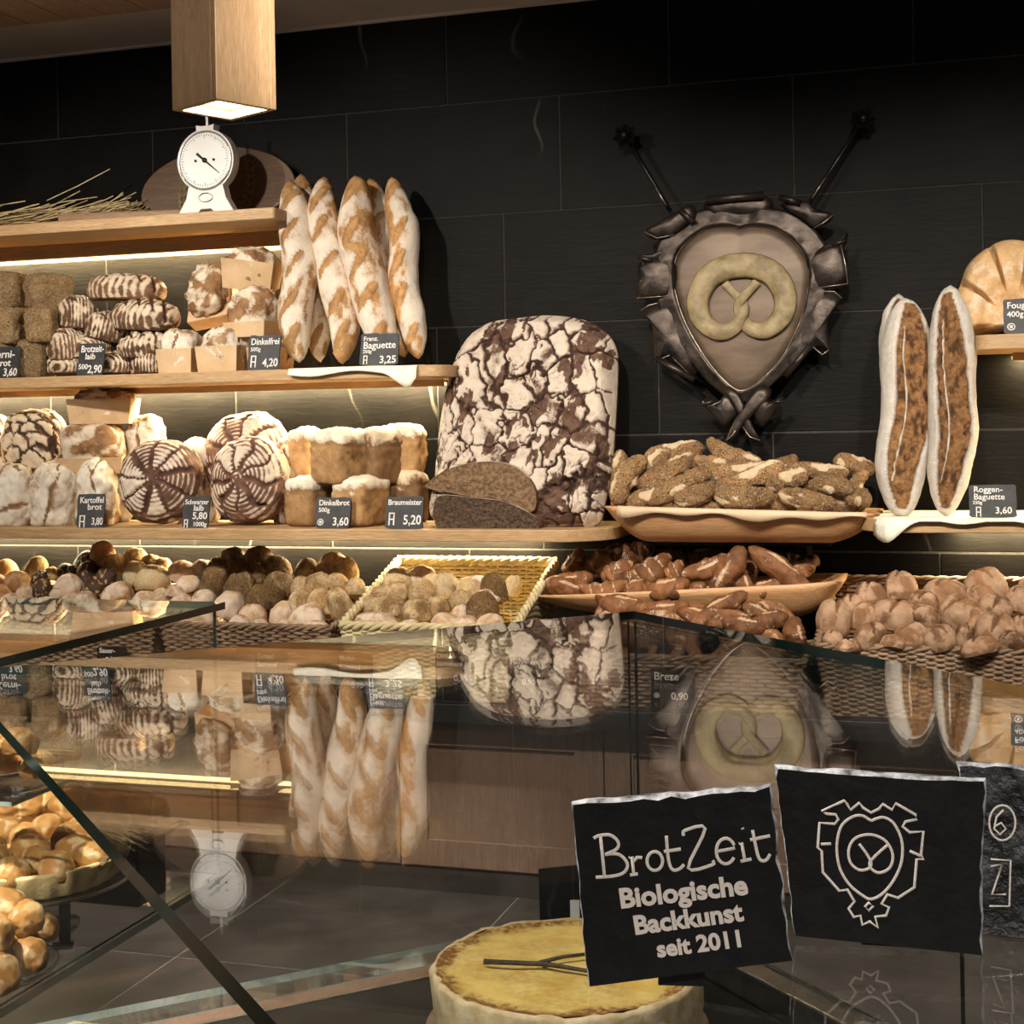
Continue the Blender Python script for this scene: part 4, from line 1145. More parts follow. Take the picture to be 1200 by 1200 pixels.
# ---- rolls
R_ = {}
BR['rpale'] = bread_mat('pale_roll_crust', (.78, .63, .49), (.60, .40, .235), (.42, .25, .12), fk=.6)
BR['ryellow'] = bread_mat('butter_roll_crust', (.86, .70, .42), (.74, .50, .20), (.60, .34, .11), fk=.4)
BR['rbrown'] = bread_mat('brown_roll_crust', (.62, .42, .22), (.40, .20, .075), (.24, .105, .04), rough=.5)
BR['rdark'] = bread_mat('dark_roll_crust', (.55, .38, .18), (.075, .038, .022), (.025, .013, .009), rough=.45)
BR['rseed'] = bread_mat('dark_seed_roll_crust', (.5, .36, .2), (.26, .145, .06), (.13, .065, .028), seeds=((.40, .27, .11), (.05, .03, .016)), seedscale=230, bs=.8, gate=(.1, .2))
BR['rpoppy'] = bread_mat('poppy_roll_crust', (.66, .48, .26), (.48, .29, .12), (.30, .16, .06), seeds=((.02, .018, .018), (.07, .055, .04)), seedscale=430, bs=.5, gate=(.40, .50))
BR['rsesame'] = bread_mat('sesame_roll_crust', (.76, .60, .36), (.58, .38, .16), (.42, .24, .09), seeds=((.80, .66, .40), (.62, .46, .22)), seedscale=240, bs=.6)
BR['rrye'] = bread_mat('rye_roll_crust', (.50, .32, .20), (.31, .16, .078), (.13, .06, .028), fk=.7)
BR['stick'] = bread_mat('seeded_stick_crust', (.80, .60, .38), (.46, .25, .10), (.25, .12, .045), seeds=((.66, .52, .34), (.075, .045, .022)), seedscale=210, bs=1.0, fscale=20, gate=(.0, .05, 1))
BR['lauge'] = bread_mat('pretzel_crust', (.62, .42, .26), (.27, .115, .045), (.13, .05, .02), rough=.42, bs=.45, fk=.9, crustscale=30, seeds=((.80, .74, .64), (.60, .50, .38)), seedscale=220, gate=(.58, .64))
def f_roll(S, X, seed):
    a = np.arctan2(S[:, 1], S[:, 0])
    m, w_, _ = lens(S, 0, 0, seed * 1.1, .8, .07); m = m * (S[:, 2] > .2)
    return -m * .004, .5 + .45 * fbm(S * 2 + seed, 3), m * .25
def f_smooth(S, X, seed):
    return fbm(S * 2 + seed, 2) * .002, .25 + .5 * fbm(S * 1.8 + seed, 3), np.zeros(len(S))
def f_seam(S, X, seed):      # dark roll with pale seams
    q = fbm(S * 1.6 + seed, 2); m = sstep(.12, .02, np.abs(q))
    return -m * .003, m * 1.0, np.zeros(len(S))
def f_split(S, X, seed):
    m, w_, _ = lens(S + fbm(S * 2 + seed, 2)[:, None] * .08, .0, .05, .3 + seed, .9, .16); m = m * (S[:, 2] > .1)
    return -m * .006, .45 + .5 * fbm(S * 2 + seed, 4) - m * .6, sstep(.5, 1, m) * .6
def f_tri(S, X, seed):
    a = np.arctan2(S[:, 1], S[:, 0])
    return (np.cos(3 * a + seed) * .012) * (1 - np.abs(S[:, 2])), .55 + .5 * fbm(S * 2 + seed, 3), np.zeros(len(S))
for k, (mt, fn, p, fl_, hh) in {'pale': ('rpale', f_roll, 2.1, .5, .062), 'yellow': ('ryellow', f_smooth, 2.1, .5, .065), 'brown': ('rbrown', f_smooth, 2.1, .5, .07), 'dark': ('rdark', f_seam, 2.1, .5, .075),
         'seed': ('rseed', f_smooth, 2.15, .55, .075), 'poppy': ('rpoppy', f_roll, 2.1, .5, .068), 'sesame': ('rsesame', f_roll, 2.1, .5, .068), 'rye': ('rrye', f_split, 2.3, .55, .068), 'tri': ('rpale', f_tri, 2.2, .5, .062)}.items():
    R_[k] = [bloaf(k + '_roll', (.1, .1 * (1 - (.16 if k in ('rye', 'tri') else .07) * v), hh), BR[mt], p, 14, fl_, fn, .0016, v * 3 + 1) for v in range(4)]
rr = random.Random(11)
NAME = {'pale': 'pale_roll', 'yellow': 'butter_roll', 'brown': 'brown_roll', 'dark': 'dark_roll', 'seed': 'seeded_roll', 'poppy': 'poppy_roll', 'sesame': 'sesame_roll', 'rye': 'rye_roll', 'tri': 'triangle_roll'}
def roll(kind, px, py, w_, h_, label, group, Y=None, tilt=None):
    """one roll whose silhouette is about w_ x h_ pixels around (px,py)"""
    if Y is None: Y = 4.03 + (738 - py) / 90 * .36
    p = onY(px, py, Y); s = ppm(px, Y)
    me = rr.choice(R_[kind]); W = w_ / s; H = h_ / s
    o = link(NAME[kind], me)
    tx = rr.uniform(.15, .5) if tilt is None else tilt
    o.rotation_euler = (tx, rr.uniform(-.25, .25), rr.uniform(0, 6.28))
    long_ = w_ > 1.7 * h_ and h_ > 20
    sc = (H * 1.35 if long_ else W) / .1
    zs = max(.7, min(1.5, (H / .068) / sc))
    o.scale = (W / .1 if long_ else sc, sc, sc * zs)
    if long_: o.rotation_euler = (.2, .05, .15)
    o.location = p - Matrix.Rotation(o.rotation_euler.z, 3, 'Z') @ Vector((0, 0, 0)) - Vector((0, 0, .034 * sc * zs))
    return tag(o, label, 'roll', group)
def rolls(kind, lst, label, group, Y=None):
    for q in lst: roll(kind, *q[:4], label, group, Y=(q[4] if len(q) > 4 else Y))
# dark wicker basket with mixed rolls
B1 = 'rolls in the mixed basket'
rolls('yellow', [(12, 664, 30, 24), (41, 663, 28, 30), (-12, 668, 30, 24), (62, 671, 20, 16)], 'smooth yellow butter roll at the back of the mixed basket', B1)
rolls('brown', [(17, 681, 30, 26), (-8, 684, 30, 26), (2, 694, 26, 20)], 'shiny brown roll beside the butter rolls', B1)
rolls('dark', [(46, 679, 24, 20), (51, 691, 24, 22), (76, 669, 22, 16)], 'small blackish roll beside the pale cross roll', B1)
rolls('pale', [(79, 684, 36, 30)], 'large pale cross roll among the dark rolls', None)
rolls('pale', [(30, 694, 24, 20), (70, 694, 20, 16), (14, 702, 28, 16), (100, 699, 28, 18), (84, 702, 26, 16), (55, 708, 30, 22), (25, 715, 32, 24), (-5, 715, 32, 24), (120, 712, 32, 24), (90, 720, 32, 26), (60, 727, 32, 24), (150, 715, 32, 26), (175, 718, 28, 24), (120, 735, 32, 24), (155, 737, 32, 22), (30, 740, 30, 20)], 'small pale roll along the front of the mixed basket', B1)
rolls('dark', [(93, 659, 28, 26), (113, 661, 26, 26), (104, 673, 30, 26), (106, 688, 36, 28), (122, 679, 26, 26), (88, 672, 18, 20)], 'dark brown roll with pale seams in the dark heap', 'dark seamed rolls heaped in the mixed basket')
rolls('brown', [(121, 647, 32, 28, 4.36)], 'glossy brown roll on top of the dark heap', None)
rolls('sesame', [(140, 661, 26, 32), (156, 653, 30, 24), (158, 670, 30, 28), (178, 677, 42, 32), (174, 661, 28, 24)], 'brown sesame roll in the tall middle heap', 'sesame rolls heaped beside the dark heap')
rolls('tri', [(140, 692, 36, 26)], 'pinkish triangular roll below the sesame heap', None)
rolls('pale', [(190, 661, 24, 20), (214, 666, 36, 22), (235, 664, 26, 22), (222, 683, 30, 22), (204, 693, 30, 20), (186, 696, 26, 20), (240, 700, 30, 24), (215, 704, 30, 24), (202, 715, 30, 26), (228, 718, 32, 26), (170, 700, 32, 20)], 'plain pale roll between the sesame heap and the dark seeded heap', 'pale rolls between the heaps')
# seeded basket
rolls('seed', [(277, 655, 32, 26), (307, 656, 36, 30), (250, 679, 36, 36), (279, 669, 36, 26), (270, 688, 28, 30), (291, 688, 30, 36), (324, 667, 36, 28), (302, 673, 26, 22), (325, 685, 42, 26), (318, 697, 38, 26), (257, 664, 26, 20), (300, 700, 36, 28)], 'dark seeded roll in the heap behind the small pale rolls', 'dark seeded rolls heaped in the second basket')
rolls('pale', [(264, 706, 36, 36), (280, 729, 28, 24), (298, 718, 34, 26), (304, 733, 26, 20), (328, 715, 34, 32), (333, 734, 32, 22), (370, 735, 32, 20), (240, 725, 36, 30), (215, 735, 32, 24), (255, 738, 28, 20), (205, 722, 30, 26), (347, 725, 26, 24)], 'small pale roll along the front of the seeded basket', 'small pale rolls in the second basket')
rolls('tri', [(362, 721, 40, 36)], 'split brown edged roll in front of the poppy heap', None)
rolls('poppy', [(355, 667, 32, 28), (386, 662, 36, 32), (406, 665, 32, 32), (350, 686, 26, 24), (376, 684, 38, 30), (400, 682, 30, 28), (416, 688, 24, 24), (380, 706, 38, 36), (402, 703, 34, 36), (350, 703, 30, 28)], 'pale poppy seed roll in the heap beside the rope rimmed basket', 'poppy rolls heaped in the second basket')
# rope rimmed basket
rolls('sesame', [(466, 677, 36, 26), (527, 682, 30, 30), (597, 684, 24, 24), (504, 683, 28, 24), (545, 686, 30, 24)], 'pale sesame roll at the back of the rope rimmed basket', 'sesame rolls in the rope rimmed basket')
rolls('tri', [(494, 673, 32, 26), (558, 685, 36, 28), (575, 698, 28, 24)], 'pale triangular roll in the rope rimmed basket', 'triangle rolls in the rope rimmed basket')
rolls('poppy', [(466, 694, 36, 26), (495, 692, 36, 28), (441, 706, 36, 22), (517, 707, 28, 24), (540, 702, 30, 24), (458, 712, 44, 30), (492, 716, 40, 32), (448, 696, 26, 20)], 'poppy seed roll in the rope rimmed basket', 'poppy rolls in the rope rimmed basket')
rolls('seed', [(583, 689, 32, 38), (566, 711, 40, 34)], 'dark seeded roll in the rope rimmed basket', 'seeded rolls in the rope rimmed basket')
rolls('pale', [(521, 728, 38, 24), (440, 727, 60, 26), (480, 733, 30, 18), (546, 730, 32, 22), (541, 716, 24, 18), (575, 728, 34, 22), (415, 732, 28, 18), (505, 738, 28, 16)], 'small pale roll along the front of the rope rimmed basket', 'pale rolls in the rope rimmed basket')
# rye rolls basket
rolls('rye', [(975, 721, 40, 46), (999, 711, 30, 34), (1022, 696, 46, 30), (974, 748, 24, 20), (1018, 742, 46, 30), (1048, 718, 56, 32), (1057, 686, 42, 38), (1087, 721, 38, 30), (1072, 742, 42, 30), (1045, 752, 32, 18), (1106, 696, 54, 38), (1125, 713, 46, 38), (1105, 746, 38, 30), (1128, 742, 28, 28), (1162, 684, 46, 42), (1163, 708, 40, 26), (1190, 702, 34, 34), (1165, 735, 48, 38), (1150, 757, 46, 18), (1185, 748, 30, 30), (1200, 735, 30, 34), (1225, 720, 46, 40), (1235, 750, 46, 30), (1215, 690, 44, 36), (995, 757, 36, 16), (1080, 704, 36, 30), (1140, 725, 36, 32), (1010, 722, 40, 34), (1150, 700, 40, 30), (1255, 700, 44, 36)],
      'pinkish brown rye roll with a rough split crust', 'rye rolls heaped in the right hand basket'.replace('right hand ', 'dark '))

# ---- sticks
def stick_mesh(name, L, w_, mat, seed, curve=.0, fn=None, taper=2.6):
    n = 16; U, Fc = cubesphere(n)
    zt = np.arcsin(np.clip(U[:, 0], -1, 1)) / (PI / 2); rho = np.hypot(U[:, 1], U[:, 2]) + 1e-9
    prof = (1 - np.abs(zt) ** taper) ** .6
    S = np.stack([zt, U[:, 1] / rho * prof, U[:, 2] / rho * prof], 1)
    X = np.stack([zt * L / 2, S[:, 1] * w_ / 2, S[:, 2] * w_ / 2], 1)
    fl = .35 + .7 * fbm(S * np.array([2.5, 1.5, 1.5]) + seed, 3); dk = np.zeros(len(S)); d = fbm(X * 40 + seed * 3, 3) * .0035
    if fn: d2, fl, dk = fn(S, X, seed); d = d + d2
    X[:, 1] += S[:, 1] * d; X[:, 2] += S[:, 2] * d
    X[:, 1] += curve * (zt ** 2 - .3)
    return mesh(name, X, Fc, mat, True, {'fl': fl, 'dk': dk})
def f_stick(S, X, seed):
    bare = sstep(.25, .6, fbm(S * np.array([1.6, 1., 1.]) + seed * 5, 2) + .1)
    return fbm(X * 90 + seed, 2) * .003, bare * .9, np.zeros(len(S))
def f_lauge(S, X, seed):
    m, _, _ = lens(S, .0, -.1, .15, .6 - .1 * (seed % 3), .22); m = m * (S[:, 2] > .2) * (.25 + .35 * (seed % 3))
    return -m * .002 + fbm(X * 30 + seed * 9, 3) * .0022 + .0010 * np.sin(S[:, 0] * 9 + 3 * np.arctan2(S[:, 2], S[:, 1])), m * .95 + .16, sstep(.3, .6, fbm(X * 45 + seed, 3)) * .5
def f_croiss(S, X, seed):
    st_ = np.abs(np.sin(S[:, 0] * 7 + .6 * S[:, 1]))
    return st_ * .007 - .004, .12 + sstep(.25, .0, st_) * .8, np.zeros(len(S))
SK = {'stick': [stick_mesh('seeded_stick', .19, .055, BR['stick'], v, .012 * (v - 1), f_stick, 4) for v in range(4)],
      'lauge': [stick_mesh('pretzel_stick', .17, .042, BR['lauge'], v, .008 * (v - 1), f_lauge) for v in range(3)],
      'croissant': [stick_mesh('croissant', .16, .065, BR['lauge'], v, .03, f_croiss, 1.8) for v in range(3)]}
def stick(kind, px, py, Lpx, ang, tpx, Y, label, group, name, toward=None):
    p = onY(px, py, Y); s = ppm(px, Y); me = rr.choice(SK[kind])
    L0, w0 = {'stick': (.19, .055), 'lauge': (.17, .042), 'croissant': (.16, .065)}[kind]
    dy = rr.uniform(-.35, .35) if toward is None else toward
    a = math.radians(ang); ax = Vector((math.cos(a), dy, -math.sin(a))).normalized()
    L = Lpx / s * math.sqrt(1 + dy * dy)
    up = Vector((0, -.6, .8)); up = (up - ax * up.dot(ax)).normalized(); yv = up.cross(ax)
    o = link(name, me, None, p); o.rotation_mode = 'QUATERNION'
    o.rotation_quaternion = (Matrix((ax, yv, up)).transposed()).to_quaternion() @ Quaternion((1, 0, 0), rr.uniform(-.5, .5))
    k = tpx / s / w0
    o.scale = (L / L0, k, k)
    return tag(o, label, 'bread stick' if kind != 'croissant' else 'croissant', group)
for (px, py, L, ang, t, Y) in [(735, 561, 66, -60, 26, 4.22), (719, 556, 60, -55, 24, 4.30), (789, 532, 74, -12, 26, 4.34), (777, 556, 84, -28, 26, 4.25), (797, 570, 88, -26, 24, 4.20), (814, 580, 54, -18, 24, 4.18),
                               (858, 533, 70, 24, 22, 4.36), (828, 543, 50, 10, 22, 4.34), (866, 553, 78, -6, 22, 4.27), (880, 561, 84, -25, 24, 4.23), (921, 544, 32, -20, 20, 4.34), (870, 582, 76, 3, 28, 4.18), (921, 562, 54, -14, 26, 4.24),
                               (957, 552, 74, 5, 20, 4.28), (1001, 545, 50, 15, 22, 4.34), (975, 570, 56, 6, 22, 4.22), (1006, 584, 32, 5, 24, 4.22), (944, 585, 72, 9, 22, 4.18), (760, 548, 60, -40, 24, 4.30), (840, 566, 60, -10, 24, 4.26),
                               (930, 575, 60, 10, 24, 4.28), (1004, 568, 40, -60, 16, 4.30), (760, 584, 60, -15, 24, 4.22), (905, 590, 70, 0, 24, 4.24), (820, 592, 70, 5, 24, 4.22), (985, 592, 60, 0, 22, 4.26), (890, 574, 60, 10, 24, 4.30), (740, 588, 50, 5, 24, 4.28)]:
    stick('stick', px, py, L, ang, t, Y, 'seeded bread stick in the long wooden trough', 'seeded sticks heaped in the long trough', 'seeded_stick')
for (px, py, L, ang, t, Y) in [(673, 659, 38, -50, 20, 4.36), (701, 661, 42, -48, 24, 4.34), (667, 683, 60, -10, 26, 4.25), (668, 690, 56, 22, 22, 4.22), (748, 691, 34, -10, 24, 4.20), (783, 690, 54, -12, 26, 4.19), (818, 693, 26, -70, 20, 4.20), (829, 665, 62, -22, 22, 4.26),
                               (853, 671, 74, -58, 28, 4.24), (914, 668, 92, 36, 26, 4.22), (897, 690, 42, -16, 20, 4.20), (943, 665, 40, -40, 20, 4.34), (826, 652, 46, -10, 22, 4.36), (876, 660, 40, 60, 20, 4.32), (720, 650, 50, -20, 22, 4.38), (872, 685, 40, 70, 20, 4.26)]:
    stick('lauge', px, py, L, ang, t, Y, 'glossy brown pretzel stick in the shallow trough', 'pretzel sticks heaped in the shallow trough', 'pretzel_stick')
for (px, py, L, ang, t, Y) in [(743, 648, 52, -15, 28, 4.36), (722, 672, 46, -32, 28, 4.27), (708, 692, 62, -6, 26, 4.20), (760, 670, 66, -28, 32, 4.25), (787, 671, 34, -20, 30, 4.27), (792, 653, 40, 60, 26, 4.36), (923, 656, 50, 10, 26, 4.36)]:
    stick('croissant', px, py, L, ang, t, Y, 'ridged brown croissant in the shallow trough', 'croissants heaped in the shallow trough', 'croissant')
gp = 'pretzel sticks in the pretzel basket'
for (px, py, L, ang, t, Y) in [(733, 711, 64, 8, 24, 4.10), (782, 713, 54, -4, 20, 4.10), (847, 709, 64, -26, 20, 4.08), (822, 724, 64, 16, 20, 4.06), (888, 718, 44, 30, 20, 4.10), (903, 727, 44, -10, 22, 4.09), (873, 734, 56, 12, 24, 4.06), (932, 742, 40, 75, 24, 4.05),
                               (800, 751, 44, 24, 24, 4.02), (775, 731, 40, -10, 24, 4.08), (745, 745, 70, 5, 30, 4.06), (720, 727, 60, -12, 26, 4.10), (880, 760, 70, 10, 26, 4.05), (905, 752, 50, 40, 26, 4.08), (700, 745, 60, 10, 28, 4.10), (810, 735, 50, 30, 22, 4.08)]:
    stick('lauge', px, py, L, ang, t, Y, 'brown pretzel stick in the pretzel basket', gp, 'pretzel_stick')
# pretzels
def pretzel_path():
    c = [(0, -.34), (.30, -.42), (.52, -.16), (.46, .22), (.14, .42), (-.14, .42), (-.46, .22), (-.52, -.16), (-.30, -.42), (0, -.34)]
    return c
def pretzel_mesh(name, size, r, mat, holes=True):
    """soft pretzel in the xz plane, thick belly on top, crossed arms below"""
    pts = []; rad = []
    # arm end left -> twist -> right lobe -> belly -> left lobe -> twist -> arm end right
    ctrl = [(-.20, .22, .5, .02), (-.10, .10, .45, .03), (.0, -.02, .5, .05), (.03, -.12, .55, .0), (.0, -.24, .6, -.04), (-.10, -.38, .8, -.01), (-.28, -.42, .95, 0), (-.47, -.26, 1.05, 0), (-.52, .0, 1.15, 0), (-.40, .28, 1.3, 0), (-.16, .42, 1.4, 0), (.16, .42, 1.4, 0), (.40, .28, 1.3, 0), (.52, .0, 1.15, 0), (.47, -.26, 1.05, 0), (.28, -.42, .95, 0), (.10, -.38, .8, .01), (.0, -.24, .6, .04), (-.03, -.12, .55, .0), (.0, -.02, .5, -.05), (.10, .10, .45, -.03), (.20, .22, .5, -.02)]
    C_ = np.array(ctrl); n = len(C_)
    for i in range(n - 1):
        p0, p1, p2, p3 = C_[max(i - 1, 0)], C_[i], C_[i + 1], C_[min(i + 2, n - 1)]
        for k in range(6):
            t = k / 6
            q = .5 * ((2 * p1) + (-p0 + p2) * t + (2 * p0 - 5 * p1 + 4 * p2 - p3) * t * t + (-p0 + 3 * p1 - 3 * p2 + p3) * t ** 3)
            pts.append((q[0] * size, q[3] * size * .9, q[1] * size)); rad.append(q[2] * r)
    pts.append((ctrl[-1][0] * size, ctrl[-1][3] * size, ctrl[-1][1] * size)); rad.append(ctrl[-1][2] * r * .6); rad[0] *= .6
    b = MB().tube(pts, rad, 10)
    V = np.array(b.v)
    fl = .2 + .5 * fbm(V * 30, 2)
    return mesh(name, b.v, b.f, mat, True, {'fl': fl, 'dk': np.zeros(len(V))})
pm = pretzel_mesh('pretzel', .17, .017, BR['lauge'])
for (px, py, s_, Y, rt) in [(850, 752, 1.05, 4.04, (-.5, .25, .3)), (765, 752, 1.0, 4.04, (-.5, -.2, -.2)), (820, 742, .9, 4.09, (-.7, .6, 0)), (895, 738, .9, 4.12, (-.6, -.3, .4)), (735, 728, .9, 4.14, (-.6, .2, .4))]:
    o = link('pretzel', pm, None, onY(px, py, Y), rt, (s_, s_, s_))
    tag(o, 'soft brown pretzel lying in the pretzel basket', 'pretzel', 'pretzels in the pretzel basket')

# cards standing on the bench in front of the baskets
def bench_card(x0, x1, yt, yb, lines, label, seed):
    price_card((x0, x1, yt, yb), 3.954, lines, label, BT, tilt=-1.5, seed=seed, th=.003, mat='slatesign')
bench_card(112, 152, 757, 830, [('Sauer-', .08, .16, .16), ('teig', .3, .34, .16)], 'black price card reading Sauer- against the mixed basket', 21)
bench_card(297, 340, 762, 830, [('Dinkel', .08, .18, .15), ('Semmel', .08, .36, .15), ('0,75', .4, .75, .16)], 'black price card reading Dinkel Semmel against the seeded basket', 22)
bench_card(393, 440, 764, 830, [('Mohn', .08, .18, .15), ('Semmel', .08, .38, .15), ('0,70', .4, .75, .16)], 'black price card reading Mohn Semmel between two baskets', 23)
bench_card(509, 552, 763, 830, [('Dinkel-', .06, .14, .13), ('kürbiskern', .06, .28, .12), ('[ring]', .12, .52, .14), ('0,95', .55, .56, .16)], 'black price card reading Dinkelkürbiskern against the rope rimmed basket', 24)
bench_card(594, 640, 770, 832, [('Mehrkorn', .08, .14, .14), ('0,90', .4, .55, .16)], 'black price card on the bench between the rope rimmed basket and the pretzel basket', 25)
bench_card(762, 816, 782, 836, [('Breze', .08, .28, .24), ('[ring]', .14, .62, .2), ('0,90', .46, .70, .22)], 'black price card reading Breze against the pretzel basket', 26)

# ================================================================== LAMP, SCALE, TOP SHELF
# pendant lamp: square oak tube hanging from the ceiling
def pendant():
    hb = CZ + .62
    c = Vector(((onZ(261, 117, hb) + onZ(265, 141, hb)) / 2))
    Lc, Rc = onZ(201, 128, hb), onZ(324, 127, hb)
    dv = (Rc - Lc); side = dv.length / math.sqrt(2); ang = math.atan2(dv.y, dv.x) + PI / 4
    r = empty('pendant_lamp', (c.x, c.y, hb), (0, 0, ang), 'square oak tube pendant lamp with a glowing open bottom', 'lamp')
    s = side / 2; t = .014; H = 2.694 - hb
    for a in range(4):
        MB().box(-s, s - t if True else s, -s, -s + t, 0, H).obj('side_panel', MT['oakz'], r, rot=(0, 0, a * PI / 2), bevel=.0015)
    MB().box(-s + t, s - t, -s + t, s - t, .02, .026).obj('diffuser', M_emit('lamp_diffuser', (1, .86, .58), 9.0), r)
    MB().box(-s + t, s - t, -s + t, s - t, .03, .034).obj('reflector', MT['white'], r)
    l = bpy.data.lights.new('lamp_light', 'AREA'); l.shape = 'SQUARE'; l.size = side * .7; l.energy = 5; l.color = (1, .85, .6)
    o = bpy.data.objects.new('lamp_light', l); COL.objects.link(o); o.parent = r; o.location = (0, 0, .015)
pendant()

# kitchen scale
def scale():
    Y = 4.22
    X, z, W, H = pxbox(215, 286, 153, 247, Y); z = S1; H = onY(250, 153, Y).z - S1
    cz = onY(250, 191, Y).z - S1; rd = 34.5 / ppm(250, Y)
    r = empty('kitchen_scale', (X, Y, z), (0, 0, 0), 'white enamel kitchen scale with a round dial on the top shelf', 'scale')
    RX = Matrix.Rotation(PI / 2, 4, 'X')
    half = [(W / 2, 0), (W / 2 * .93, .012), (W / 2 * .72, .045), (W / 2 * .62, .085)]
    for i in range(15):
        a = -.95 + (i / 14) * (PI / 2 + .95 - .30); half.append((rd * 1.06 * math.cos(a), cz + rd * 1.06 * math.sin(a)))
    half += [(rd * .34, cz + rd * 1.20), (rd * .12, cz + rd * 1.16)]
    foot = [(.030, 0), (.022, .010), (0.0, .014)]
    poly = foot[2::-1] and [(-.030, 0), (-.018, .012), (.018, .012), (.030, 0)]
    out = poly + half + [(-x, y) for x, y in half[::-1]]
    MB().prism(out, .012, .05, RX).obj('body', MT['white'], r, bevel=.006, seg=3)
    def disc(rad, y, th, n=48): return MB().lathe([(rad * .999, 0), (rad, th * .5), (rad * .98, th)], n, Matrix.Translation((0, y, cz)) @ RX)
    b = MB(); pts = [(rd * .97 * math.cos(a), -.052, cz + rd * .97 * math.sin(a)) for a in [2 * PI * i / 48 for i in range(48)]]
    b.tube(pts, .0035, 8, closed=True).obj('bezel', MT['steel'], r, smooth=True)
    disc(rd * .94, -.048, .004).obj('dial', M_noise('dial_paper', (.80, .78, .74), (.85, .83, .80), 9, .4, bs=0), r)
    b = MB()
    for i in range(60):
        a = 2 * PI * i / 60; big = i % 5 == 0
        M_ = Matrix.Translation((0, -.0535, cz)) @ Matrix.Rotation(a, 4, 'Y')
        b.box(-.0006, .0006, -.0004, .0004, rd * (.76 if big else .82), rd * .88, M_)
    o = b.obj('scale_marks', MT['blackmetal'], r); o['kind'] = 'stuff'
    b = MB(); M_ = Matrix.Translation((0, -.056, cz)) @ Matrix.Rotation(math.radians(130), 4, 'Y')
    b.prism([(-.004, -.035), (.004, -.035), (.0035, .0), (.0008, rd * .72), (-.0008, rd * .72), (-.0035, 0)], -.001, .001, M_ @ RX)
    b.obj('pointer', MT['blackmetal'], r)
    MB().lathe([(.008, 0), (.008, .004), (.004, .006)], 16, Matrix.Translation((0, -.053, cz)) @ RX).obj('hub', MT['blackmetal'], r, smooth=True)
    for sx in (-1, 1):
        MB().lathe([(.0045, 0), (.004, .003)], 12, Matrix.Translation((sx * rd * .34, -.053, cz)) @ RX).obj('rivet', MT['blackmetal'], r)
    b = MB(); b.tube([(.024 * math.cos(a), -.052, .048 + .014 * math.sin(a)) for a in [2 * PI * i / 28 for i in range(28)]], .0018, 6, closed=True)
    o = b.obj('badge', MT['steel'], r, smooth=True)
    MB().box(-.0045, .0045, -.0045, .0045, cz + rd * 1.10, H + .045).obj('stem', MT['steel'], r, loc=(0, -.03, 0))
    MB().lathe([(.02, 0), (.095, .012), (.1, .016), (.09, .016)], 32).obj('pan', MT['steel'], r, loc=(0, .06, cz + rd * 1.05), smooth=True) if False else None
scale()

# oval wooden plaque with a painted wheat wreath leaning on the wall
def plaque():
    Y = 4.40
    X, z, W, H = pxbox(152, 354, 170, 250, Y); z = S1; H = onY(250, 170, Y).z - S1
    r = empty('wooden_plaque', (X, Y, z), (math.radians(-10), 0, 0), 'oval wooden plaque with a wheat wreath behind the scale', 'plaque')
    RX = Matrix.Rotation(PI / 2, 4, 'X')
    p = []
    for i in range(48):
        a = 2 * PI * i / 48; x = W / 2 * math.cos(a); y = H * .42 + H * .58 * math.sin(a) * (1 if math.sin(a) > 0 else .72); p.append((x, max(0, y)))
    MB().prism(p, -.012, .012, RX).obj('board', M_wood('plaque_wood', (.10, .055, .03), (.17, .095, .05), 0, .5), r, bevel=.004)
    gold = M_noise('wreath_gold', (.10, .07, .02), (.22, .16, .05), 60, .5, bs=.2)
    for s in (-1, 1):
        for k in range(9):
            t = k / 8; a = -1.1 + t * 2.2
            cx = s * (W * .17 + W * .05 * math.cos(a)); cy = H * .48 + H * .36 * math.sin(a)
            for q in (-1, 1):
                M_ = Matrix.Translation((cx + q * .010, -.014, cy)) @ Matrix.Rotation(q * .7 + s * a * .3, 4, 'Y')
                MB().prism([(-.005, -.014), (.005, -.006), (.003, .012), (0, .018), (-.004, .010)], -.002, .002, M_ @ RX).obj('wheat_ear', gold, r)
plaque()

